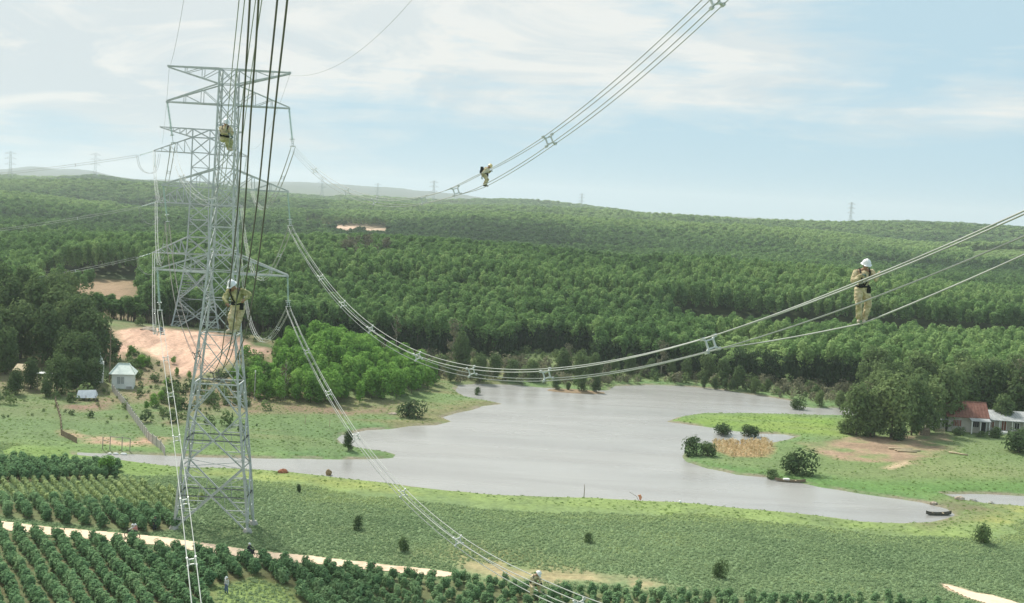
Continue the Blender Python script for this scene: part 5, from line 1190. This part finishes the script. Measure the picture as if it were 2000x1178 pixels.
# the man walking on the line in the sky
fl = at_y(W_RU[2], 67.0); root = fl + Vector((0, 0, .03))
person('man with black backpack and yellow helmet walking bent over on the line in the sky', root,
    dict(pelvis=(-.02, .0, .66), chest=(.06, .0, .90), neck=(.15, .0, 1.02), head=(.23, .0, 1.10), shL=(.05, -.17, .95), elL=(-.09, -.20, .74), haL=(-.14, -.19, .53), shR=(.09, .17, .95), elR=(.20, .20, .80), haR=(.30, .12, .86),
         hipL=(.0, -.08, .62), knL=(.13, -.09, .40), anL=(.0, -.05, .10), toL=(.12, -.06, .05), hipR=(.0, .08, .62), knR=(.14, .06, .38), anR=(.06, .04, .10), toR=(.19, .03, .06)),
    M_KHAKI, M_KHAKI, M_BOOTD, M_HELMET_Y, M_GLOVE, (1, -.15, -.5), pack=((-.17, 0, .88), (.20, .30, .40)), strap=False)
# the man sitting on the low line
fl = at_y(W_RL[3], 55.6); root = fl + Vector((0, 0, .0))
person('man in pale clothes and white helmet sitting on the low line above the crop field', root,
    dict(pelvis=(.03, .05, .46), chest=(.07, .0, .74), neck=(.17, -.05, .87), head=(.26, -.08, .95), shL=(.0, -.15, .80), elL=(.05, -.28, .56), haL=(.24, -.24, .52), shR=(.20, .12, .80), elR=(.34, .02, .66), haR=(.42, -.08, .54),
         hipL=(.02, -.04, .42), knL=(.05, -.30, .36), anL=(.0, -.18, .06), toL=(.08, -.24, .02), hipR=(.08, .12, .42), knR=(.34, -.05, .42), anR=(.36, -.03, .14), toR=(.44, -.10, .10)),
    M_KHAKI, M_KHAKI, M_BOOT, M_HELMET, M_STRAP, (1, -.35, -.7))
# people on the ground
def motorbike(label, p, rz, col):
    t = thing('motorbike', label, 'motorbike', (p[0], p[1], gz(p[0], p[1]) + .06), rz, 'motorbikes on the dirt road')
    for x in (-.62, .62):
        w = MB(); w.tube([(x + .27*math.cos(a), 0, .30 + .27*math.sin(a)) for a in np.linspace(0, 2*math.pi, 15)], .045, 6); w.build('wheel', M_STRAP, t)
    m = MB(); m.tube([(-.62, 0, .3), (-.25, 0, .45), (.1, 0, .42), (.45, 0, .85), (.62, 0, .3)], .04, 6); m.box((-.3, 0, .62), (.55, .2, .18)); m.box((.38, 0, .62), (.10, .34, .45)); m.box((0, 0, .38), (.35, .22, .22)); m.build('body', M_CLOTH[col], t)
    s = MB(); s.box((-.25, 0, .76), (.66, .26, .10)); s.build('seat', M_STRAP, t)
    h = MB(); h.tube([(.36, -.34, 1.0), (.44, 0, .92), (.36, .34, 1.0)], .02, 5); h.box((.5, 0, .85), (.12, .16, .14)); h.build('handlebar', M_STRAP, t); return t
RIDE = dict(pelvis=(-.16, 0, .86), chest=(-.10, 0, 1.14), neck=(-.05, 0, 1.34), head=(-.03, 0, 1.46), shL=(-.09, .17, 1.28), elL=(.10, .24, 1.10), haL=(.32, .28, 1.02), shR=(-.09, -.17, 1.28), elR=(.10, -.24, 1.10), haR=(.32, -.28, 1.02),
    hipL=(-.14, .10, .84), knL=(.22, .17, .72), anL=(.08, .18, .34), toL=(.22, .18, .28), hipR=(-.14, -.10, .84), knR=(.22, -.17, .72), anR=(.08, -.18, .34), toR=(.22, -.18, .28))
PILL = {k: (v[0] - .32, v[1], v[2] + .03) for k, v in RIDE.items()}; PILL['haL'] = (-.16, .12, 1.0); PILL['haR'] = (-.16, -.12, 1.0)
def ride(p, rz, J, label, shirt, trousers, helmet): person(label, (p[0], p[1], gz(p[0], p[1]) + .06), J, shirt, trousers, M_BOOTD, helmet, None, (1, 0, -.1), .03, harness=False, rz=rz)
pa = WORLD['p_moto_a']; pb = WORLD['p_moto_b']
motorbike('motorbike with two riders on the dirt road left of the near pylon', pa, math.pi - .12, 'dark')
ride(pa, math.pi - .12, RIDE, 'front rider in white on the motorbike left of the near pylon', M_CLOTH['white'], M_CLOTH['dark'], M_HELMET)
ride(pa, math.pi - .12, PILL, 'passenger in reddish shirt on the motorbike left of the near pylon', M_CLOTH['pink'], M_CLOTH['dark'], M_HELMET)
motorbike('dark motorbike on the dirt road right of the near pylon foot', pb, -.2, 'dark')
ride(pb, -.2, RIDE, 'rider in black on the motorbike right of the near pylon foot', M_CLOTH['dark'], M_CLOTH['dark'], M_HELMET)
STAND = dict(pelvis=(0, 0, .90), chest=(0, .0, 1.22), neck=(.0, -.02, 1.43), head=(.01, -.05, 1.55), shL=(-.18, 0, 1.36), elL=(-.24, .02, 1.10), haL=(-.22, -.08, .86), shR=(.18, 0, 1.36), elR=(.25, .02, 1.10), haR=(.24, -.08, .86),
    hipL=(-.09, 0, .86), knL=(-.11, -.04, .48), anL=(-.12, .02, .09), toL=(-.14, -.13, .04), hipR=(.09, 0, .86), knR=(.12, .0, .48), anR=(.12, .06, .09), toR=(.15, -.09, .04))
p = WORLD['p_ped']; person('person in dark clothes standing among the bushes left of the near pylon foot', (p[0], p[1], gz(p[0], p[1])), STAND, M_CLOTH['dark'], M_CLOTH['dark'], M_BOOTD, None, None, vox=.03, harness=False, rz=.5)
p = (-26.3, 116.9); person('person in pale shirt standing in the green gap at the bottom edge', (p[0], p[1], gz(p[0], p[1])), STAND, M_CLOTH['white'], M_CLOTH['blue'], M_BOOTD, M_HELMET, None, vox=.03, harness=False, rz=-.6)
# ------------------------------------------------------------------ houses, fences, boats, small things
def house_gable(t, w, d, h, rh, wall, roof, over=.5, tilt=0):
    """walls, gable roof along x"""
    m = MB(); m.box((0, 0, h/2), (w, d, h)); m.add([(-w/2, -d/2, h), (-w/2, d/2, h), (-w/2, 0, h+rh*.96)], [(0, 1, 2)]); m.add([(w/2, -d/2, h), (w/2, d/2, h), (w/2, 0, h+rh*.96)], [(0, 2, 1)]); m.build('wall', wall, t)
    r = MB(); th = .12; X = w/2 + over; Y = d/2 + over; z0 = h - rh*over/(d/2)
    for s in (-1, 1): r.add([(-X, s*Y, z0), (X, s*Y, z0), (X, 0, h+rh), (-X, 0, h+rh), (-X, s*Y, z0+th), (X, s*Y, z0+th), (X, 0, h+rh+th), (-X, 0, h+rh+th)], [(0,1,2,3), (7,6,5,4), (0,4,5,1), (3,2,6,7), (0,3,7,4), (1,5,6,2)])
    r.tube([(-X, 0, h+rh+.14), (X, 0, h+rh+.14)], .10, 6)
    n = int(w / .55)
    for i in range(n + 1):
        x = -X + .05 + (2*X - .1) * i / n
        for s in (-1, 1): r.bar((x, s*Y, z0+th+.03), (x, 0, h+rh+th+.03), .07)
    r.build('roof', roof, t)
def opening(t, name, mat, c, w, h, frame=None, bars=0, sill=False):
    m = MB(); m.box((c[0], c[1] + .03, c[2]), (w, .08, h)); o = m.build(name, mat, t)
    f = MB()
    for s in (-1, 1): f.box((c[0] + s*(w/2+.05), c[1] - .03, c[2]), (.10, .14, h + .2)); f.box((c[0], c[1] - .033, c[2] + s*(h/2+.05)), (w + .004, .14, .10))
    for i in range(bars): f.box((c[0] - w/2 + w*(i+1)/(bars+1), c[1] - .035, c[2]), (.06, .07, h))
    f.build('frame', frame or M_CONC, o); return o
p = WORLD['p_house_red']
h1 = thing('farmhouse', 'grey plastered farmhouse with a red tiled roof at the right edge of the lake', 'house', (88.6, 236.0, gz(88.6, 236) - .1), math.radians(-4))
house_gable(h1, 7.2, 5.4, 3.3, 2.2, M_PLASTER, M_TILE, .45)
opening(h1, 'window', M_REDWOOD, (-1.9, -2.72, 1.75), 1.5, 1.2, M_CONC, 4); opening(h1, 'window', M_DARK, (1.6, -2.72, 1.75), 1.1, 1.1, M_CONC, 2); opening(h1, 'door', M_DARK, (3.0, -2.72, 1.1), .9, 2.1)
pr = MB(); pr.add([(.2, -2.75, 3.0), (3.9, -2.75, 3.0), (3.9, -4.6, 2.55), (.2, -4.6, 2.55), (.2, -2.75, 3.08), (3.9, -2.75, 3.08), (3.9, -4.6, 2.63), (.2, -4.6, 2.63)], [(3,2,1,0), (4,5,6,7), (0,1,5,4), (1,2,6,5), (2,3,7,6), (3,0,4,7)]); pr.build('porch_roof', M_TIN, h1)
for x in (.4, 2.0, 3.7): q = MB(); q.box((x, -4.4, 1.25), (.16, .16, 2.6)); q.build('porch_post', M_WHITE, h1)
h2 = thing('shed', 'low grey lean-to shed with dark doorway left of the red roofed farmhouse', 'shed', (82.9, 235.4, gz(82.9, 235.4) - .1), .0)
m = MB(); m.box((0, 0, 1.15), (3.0, 3.4, 2.3)); m.build('wall', M_PLASTER, h2); m = MB(); m.box((0, 0, 2.42), (3.7, 4.1, .12)); r_ = m.build('roof', M_TIN, h2); r_.rotation_euler = (.10, -.10, 0); opening(h2, 'door', M_DARK, (-.2, -1.72, .95), 1.3, 1.7)
h3 = thing('annex', 'long low house with white sheet roof and posts at the right edge', 'house', (97.2, 238.0, gz(97.2, 238) - .1), math.radians(-3))
m = MB(); m.box((0, 0, 1.3), (8.5, 4.2, 2.6)); m.build('wall', M_PLASTER, h3)
m = MB(); m.add([(-4.7, -3.3, 2.35), (4.7, -3.3, 2.35), (4.7, 2.4, 3.5), (-4.7, 2.4, 3.5), (-4.7, -3.3, 2.45), (4.7, -3.3, 2.45), (4.7, 2.4, 3.6), (-4.7, 2.4, 3.6)], [(3,2,1,0), (4,5,6,7), (0,1,5,4), (1,2,6,5), (2,3,7,6), (3,0,4,7)])
for i in range(18): m.bar((-4.6 + i*.54, -3.3, 2.48), (-4.6 + i*.54, 2.4, 3.63), .06)
m.build('roof', M_TIN, h3)
for x in (-2.9, -.6, 1.9, 3.6): opening(h3, 'door' if x in (-.6,) else 'window', M_REDWOOD if x != 1.9 else M_DARK, (x, -2.12, 1.35), .9, 1.2 if x != -.6 else 1.9, M_WHITE, 1)
for x in (-4.2, -1.7, .7, 3.0, 4.4): m = MB(); m.box((x, -3.05, 1.18), (.16, .16, 2.35)); m.build('porch_post', M_WHITE, h3)
m = MB(); m.box((0, 0, .35), (2.9, 1.0, .12)); m.box((0, 0, .15), (2.6, .8, .3)); bb = m.build('bench', M_WHITE); bb.location = (95.0, 233.6, gz(95, 233.6)); tag(bb, 'white table like slab in front of the long annex', 'table')
# logs on the dirt
for i, (x, y, L_, a, lab) in enumerate(((68.9, 211.4, 4.2, .06, 'longest pale log lying uppermost on the bare dirt'), (69.8, 210.3, 4.6, .10, 'middle pale log of the three on the bare dirt'), (69.4, 209.3, 3.4, .03, 'lowest pale log on the bare dirt'), (78.4, 209.8, 3.2, -.55, 'lone pale timber lying in the grass right of the bare dirt'))):
    m = MB(); m.tube([(-L_/2, 0, 0), (-L_/6, .06, .02), (L_/6, -.05, 0), (L_/2, .04, .01)], [.16, .17, .16, .13], 8); o = m.build('log', M_PLANK, None, True, (x, y, gz(x, y) + .14)); o.rotation_euler = (0, 0, a); tag(o, lab, 'log')
m = MB(); m.tube([(0, 0, 0), (2.6, .3, .8), (4.4, .4, 1.25)], [.11, .10, .07], 7); o = m.build('leaning_log', M_WOOD, None, True, (73.2, 226.0, gz(73.2, 226) + .1)); tag(o, 'dark leaning log in front of the grove beside the farmhouse', 'log')
m = MB(); m.box((0, 0, .5), (1.8, 1.3, 1.0)); m.box((.1, -.5, 1.15), (1.2, .9, .35), .2); o = m.build('wood_pile', M_WOOD, None, False, (78.4, 227.8, gz(78.4, 227.8))); tag(o, 'small stack of dark wood between the grove and the shed', 'wood pile')
m = MB(); 
for i in range(7): m.box((i*.28, 0, .5 + .04*(i % 3)), (.10, .08, 1.0 + .08*(i % 3)))
m.box((.85, .06, .75), (2.0, .05, .08)); m.box((.85, .06, .35), (2.0, .05, .08)); o = m.build('picket_fence', M_PLANK, None, False, (81.4, 230.2, gz(81.4, 230.2))); tag(o, 'short pale stick fence in front of the grey shed', 'fence')
# boats
def boat(label, p, rz, L_, mat, extra=None):
    t = thing('sampan', label, 'boat', (p[0], p[1], .0), rz); V = []; F = []; n = 12
    for i in range(n + 1):
        s = i/n*2 - 1; x = s*L_/2; w = .42*(1 - abs(s)**2.4)*1 + .03; sh_ = .10*abs(s)**2.5*3
        for (yy, zz) in ((-w, .30 + sh_), (-w*.62, -.05 + sh_*.6), (w*.62, -.05 + sh_*.6), (w, .30 + sh_), (w*.86, .29 + sh_), (w*.5, .06 + sh_*.6), (-w*.5, .06 + sh_*.6), (-w*.86, .29 + sh_)): V.append((x, yy, zz))
    for i in range(n):
        for k in range(8): F.append((i*8+k, i*8+(k+1) % 8, (i+1)*8+(k+1) % 8, (i+1)*8+k))
    m = MB(); m.add(V, F); m.build('hull', mat, t, False)
    for x in (-L_*.22, L_*.18): b = MB(); b.box((x, 0, .24), (.16, .70, .04)); b.build('thwart', M_PLANK, t)
    if extra: extra(t)
def load(t): m = MB(); m.box((-.6, 0, .38), (.9, .5, .22), .2); m.build('bundle', M_WHITE, t)
pa_ = WORLD['p_boat_a']; boat('slender wooden boat moored below the large bush on the right peninsula', (pa_[0] - .2, pa_[1] - .3), -.06, 4.6, M_WOOD, load)
pb_ = WORLD['p_boat_b']; boat('dark flat wooden boat at the muddy right end of the lake', (pb_[0] + 1.1, pb_[1] + .6), .18, 3.8, mottled('tarred_wood', (.06, .06, .05), (.12, .115, .095), 4))
# left bank
hw = thing('white_house', 'small white house with pale green hipped roof on the left bank', 'house', (-72.6, 230.2, gz(-72.6, 230.2) - .2), math.radians(12))
m = MB(); m.box((0, 0, 1.5), (3.9, 3.9, 3.0)); m.build('wall', M_WHITE, hw)
m = MB(); m.add([(-2.4, -2.4, 2.9), (2.4, -2.4, 2.9), (2.4, 2.4, 2.9), (-2.4, 2.4, 2.9), (-1.0, 0, 4.6), (1.0, 0, 4.6)], [(0,3,2,1), (0,1,5,4), (1,2,5), (2,3,4,5), (3,0,4)]); m.tube([(-2.4, -2.4, 2.95), (-1, 0, 4.68), (1, 0, 4.68), (2.4, -2.4, 2.95)], .09, 6); m.build('roof', M_GREENROOF, hw)
opening(hw, 'window', M_TIN, (-.35, -1.97, 1.7), 1.3, 1.3, M_WHITE, 1)
m = MB(); m.box((1.2, -2.1, .3), (1.0, .3, .6)); m.build('doorstep', M_CONC, hw)
ss = thing('shrine_spire', 'small pale stepped spire left of the white house roof', 'shrine', (-77.9, 232.0, gz(-77.9, 232)), .2)
m = MB(); m.box((0, 0, 2.0), (1.6, 1.6, 4.0)); m.build('base', M_WHITE, ss)
m = MB(); m.box((0, 0, 4.3), (1.3, 1.3, .55), 0, .8); m.box((0, 0, 4.85), (1.0, 1.0, .5), 0, .75); m.lathe([(.35, 5.1), (.2, 5.6), (.06, 6.1), (.01, 6.5)], (0, 0, 0), 8); m.build('spire', M_GREENROOF, ss)
tp = thing('tent', 'blue white tarpaulin tent under the trees left of the white house', 'tent', (-74.2, 215.0, gz(-74.2, 215)), .15)
m = MB(); m.add([(-1.7, -1.0, .5), (1.7, -1.0, .6), (1.7, 1.0, .9), (-1.7, 1.0, .8), (-1.5, 0, 1.75), (1.5, 0, 1.9)], [(0,1,5,4), (2,3,4,5), (1,2,5), (0,4,3), (0,3,2,1)]); m.build('cover', M_TARP, tp)
for x in (-1.6, 0, 1.6): m = MB(); m.bar((x, -.95, 0), (x, -.95, 1.0), .07); m.build('pole', M_WOOD, tp)
hut = thing('hut', 'tiny hut with a pale flat roof among the trees at the left edge', 'hut', (-89.6, 224.4, gz(-89.6, 224.4) + 1.6), .05)
m = MB(); m.box((0, 0, .7), (1.9, 1.6, 1.4)); m.build('wall', M_PLANK, hut); m = MB(); m.add([(-1.3, -1.2, 1.3), (1.3, -1.2, 1.3), (1.2, 1.1, 2.2), (-1.2, 1.1, 2.2), (-1.3, -1.2, 1.4), (1.3, -1.2, 1.4), (1.2, 1.1, 2.3), (-1.2, 1.1, 2.3)], [(3,2,1,0), (4,5,6,7), (0,1,5,4), (1,2,6,5), (2,3,7,6), (3,0,4,7)]); m.build('roof', M_PLANK, hut)
for q in ((-.8, -.6), (.8, -.6), (.8, .6), (-.8, .6)): m = MB(); m.bar((q[0], q[1], -1.9), (q[0], q[1], 0), .12); m.build('stilt', M_WOOD, hut)
sh2 = thing('shelter', 'white sheet shelter on thin posts right of the tiny hut', 'shelter', (-83.6, 222.0, gz(-83.6, 222)), -.1)
m = MB(); m.box((0, 0, 3.1), (4.2, 1.8, .08)); m.box((1.6, .4, 3.3), (1.4, .8, .08), .3); m.build('roof', M_WHITE, sh2)
for x in (-1.9, -.6, .7, 1.9): m = MB(); m.bar((x, -.7, 0), (x, -.7, 3.1), .10); m.build('post', M_PALEBARK, sh2)
# power pole, boulder, posts
p = WORLD['p_pole']; ly = thing('utility_pole', 'slim brown pole in front of the sand hill behind the white house', 'pole', (-76.0, 232.5, gz(-76.0, 232.5)))
m = MB(); m.tube([(0, 0, -.3), (0, 0, 10.2)], [.14, .09], 8); m.build('shaft', M_WOOD, ly)
m = MB(); m.box((0, 0, 9.9), (.9, .1, .1)); m.build('crosspiece', M_WOOD, ly)
p = WORLD['p_post']; ly = thing('utility_pole', 'grey pole with small insulator left of the bright knoll wood', 'pole', (p[0], p[1], gz(p[0], p[1])))
m = MB(); m.tube([(0, 0, -.3), (0, 0, 5.2)], [.12, .08], 8); m.build('shaft', M_CONC, ly); m = MB(); m.lathe([(.05, 0), (.16, .1), (.05, .2), (.16, .3), (.03, .42)], (0, 0, 5.2), 8); m.build('insulator', M_WHITE, ly)
def rock(label, p, s, mat, seed, name='boulder', cat='boulder'):
    bm = bmesh.new(); bmesh.ops.create_icosphere(bm, subdivisions=3, radius=1)
    for v in bm.verts:
        n = v.co.normalized(); k = 1 + .35*float(fbm(np.array([n.x*2 + seed]), np.array([n.y*2 + n.z*1.7]), 1.0, seed)[0]); v.co = Vector((n.x*k*s[0], n.y*k*s[1], n.z*k*s[2]))
    me = bpy.data.meshes.new(name); bm.to_mesh(me); bm.free(); me.materials.append(mat); o = link(name, me, None, p); tag(o, label, cat)
p = WORLD['p_boulder']; rock('wide pale boulder on the crest of the bare sand hill', (p[0], p[1], p[2] + .2), (1.9, 1.2, .55), M_ROCK, 3)
p = WORLD['p_boulder']; rock('small dark grey rock beside the pale boulder on the sand hill crest', (p[0] + 2.9, p[1] - .2, p[2] + .2), (.55, .5, .7), mottled('dark_rock', (.10, .13, .16), (.2, .24, .28), 3), 5)
p = WORLD['p_cow']; rock('reddish brown rock lying on the near shore of the inlet', (p[0], p[1] - .3, .40), (.75, .5, .5), M_REDROCK, 8)
p = WORLD['p_stump']; rock('brown stump like lump at the near shore right of the reddish rock', (p[0], p[1] - 1.6, .3), (.42, .4, .55), mottled('brown_lump', (.22, .15, .08), (.34, .24, .14), 4), 9)
for i, (x, y, s, lab) in enumerate(((61.6, 172.6, .5, 'leftmost grey stone at the right end of the lake'), (66.1, 175.0, .7, 'large grey brown stone between lake and pond at the right'), (68.4, 175.6, .55, 'dark stone right of the large stone beside the pond'), (70.6, 174.6, .45, 'small dark stone nearest to the pond'))): rock(lab, (x, y, gz0(x, y) + .1), (s, s*.8, s*.6), M_ROCK if i < 2 else M_CONC, 20 + i, 'stone', 'stone')
for i, (x, y, s, lab) in enumerate(((-20.4, 219.6, .8, 'flat pale stone on the grass slope left of the lake'),(-18.0, 219.0, .5, 'second smaller pale stone on the grass slope left of the lake'))): rock(lab, (x, y, gz(x, y) + .05), (s, s*.7, s*.35), M_ROCK, 30 + i, 'stone', 'stone')
p = WORLD['p_pole_field']; m = MB(); m.tube([(0, 0, -.2), (.03, 0, 1.3), (-.02, 0, 1.9)], [.06, .05, .03], 6); o = m.build('stake', M_WOOD, None, True, (p[0], p[1] - .3, gz0(p[0], p[1]))); tag(o, 'thin dark upright stake on the near shore of the lake', 'stake')
p = WORLD['p_flag']; fg = thing('scarecrow', 'salmon pink cloth on a leaning stick at the near shore', 'scarecrow', (p[0], 164.6, gz(p[0], 164.6)))
m = MB(); m.tube([(0, 0, -.1), (-.4, 0, .6), (-1.4, 0, 1.15)], [.03, .03, .02], 5); m.build('stick', M_WOOD, fg); m = MB(); m.add([(-.25, -.03, .75), (.2, 0, .9), (.38, .05, .45), (.25, .02, .05), (.05, -.04, .1), (-.05, .05, .5)], [(0, 1, 2, 5), (5, 2, 3, 4)]); o = m.build('cloth', M_TARP_PINK, fg); sm = o.modifiers.new('t', 'SOLIDIFY'); sm.thickness = .05
m = MB()
m.lathe([(.001, .35), (.15, .3), (.2, .1), (.12, 0)], (0, 0, 0), 8); o = m.build('white_sack', M_WHITE, None, True, (24.2, 163.9, gz(24.2, 163.9))); tag(o, 'small white sack on the near shore right of the pink cloth', 'sack')
# wooden frame and fences on the left bank
fr = thing('goal_frame', 'open wooden frame standing on bare earth at the left inlet', 'wooden frame', (-57.2, 178.6, gz(-57.2, 178.6)), -.05)
for x, hgt in ((-2.0, 1.9), (-.9, 2.0), (.9, 2.1), (2.1, 1.9)): m = MB(); m.bar((x, 0, -.2), (x + .04, 0, hgt), .10); m.build('post', M_PALEBARK, fr)
m = MB(); m.bar((-.9, 0, 2.0), (2.1, 0, 1.9), .09); m.build('crossbar', M_PALEBARK, fr); m = MB(); m.bar((-2.0, 0, 1.4), (-.9, 0, 1.3), .07); m.build('crossbar', M_PALEBARK, fr)
for i, (x, y, s) in enumerate(((-57.6, 177.0, .32), (-56.7, 177.1, .4), (-55.6, 177.2, .5), (-50.9, 180.6, .4))): rock(['small white sack left of three by the wooden frame', 'middle white sack by the wooden frame', 'long white sack below the wooden frame', 'white sack beside the grey fence end'][i], (x, y, gz0(x, y) + .1), (s, s*.5, s*.4), M_WHITE, 40 + i, 'sack', 'sack')
def panel_fence(name, label, pts, hgt, mat, post=1.6):
    t = thing(name, label, 'fence', (*pts[0], 0)); o0 = Vector((*pts[0], 0)); m = MB()
    for a, b in zip(pts[:-1], pts[1:]):
        n = max(1, int(math.dist(a, b) / post))
        for i in range(n):
            x0, y0 = lerp(a[0], b[0], i/n), lerp(a[1], b[1], i/n); x1, y1 = lerp(a[0], b[0], (i+1)/n), lerp(a[1], b[1], (i+1)/n); z0, z1 = gz0(x0, y0), gz0(x1, y1); dd = random.uniform(-.12, .12)
            V = []; nx, ny = (y1-y0), -(x1-x0); q = math.hypot(nx, ny); nx, ny = nx/q*.03, ny/q*.03
            for (x, y, z) in ((x0, y0, z0), (x1, y1, z1)):
                for s in (-1, 1): V += [(x + s*nx - o0.x, y + s*ny - o0.y, z - .1), (x + s*nx - o0.x, y + s*ny - o0.y, z + hgt*.86 + dd)]
            m.add(V, [(0,1,5,4), (2,6,7,3), (1,3,7,5), (0,4,6,2), (0,2,3,1), (4,5,7,6)])
            pm = MB(); pm.box((x0 - o0.x, y0 - o0.y, z0 + hgt/2), (.14, .14, hgt + .1)); pm.build('post', mat, t)
    m.build('panels', mat, t)
F_ = [WORLD['p_fence%d' % i][:2] for i in range(5)]
panel_fence('sheet_fence', 'grey sheet fence running down the left bank from the white house to the inlet', F_, 1.45, M_CONC, 1.9)
F_ = [WORLD['p_lf%d' % i][:2] for i in range(4)]
panel_fence('stick_fence', 'low brown stick fence on the left bank left of the bare yard', F_, .9, M_WOOD, 2.4)
for i, (x, y) in enumerate(((-33.9, 205.6), (-29.6, 204.6), (-46.6, 218.4))):
    m = MB(); m.tube([(0, 0, -.1), (.02, 0, 1.3)], .05, 5); o = m.build('field_marker', M_WHITE if i == 2 else M_PLANK, None, False, (x, y, gz(x, y))); tag(o, ['left thin marker stick in the grass of the left bank', 'right thin marker stick in the grass of the left bank', 'short white marker below the grey pole on the left bank'][i], 'stick')
# ------------------------------------------------------------------ air
hz = bpy.data.materials.new('air_haze'); hz.use_nodes = True; nt = hz.node_tree; nt.nodes.clear()
o_ = N('ShaderNodeOutputMaterial'); pv = N('ShaderNodeVolumePrincipled'); pv.inputs['Color'].default_value = (.84, .91, .97, 1); pv.inputs['Density'].default_value = HAZE_D
pv.inputs['Anisotropy'].default_value = .2; L(pv.outputs[0], o_.inputs['Volume'])
h_ = MB(); h_.box((0, 6000, 60), (24000, 14000, 300)); ho = h_.build('haze', hz); tag(ho, 'thin pale haze in the air over the valley and hills', 'haze', None, 'stuff')
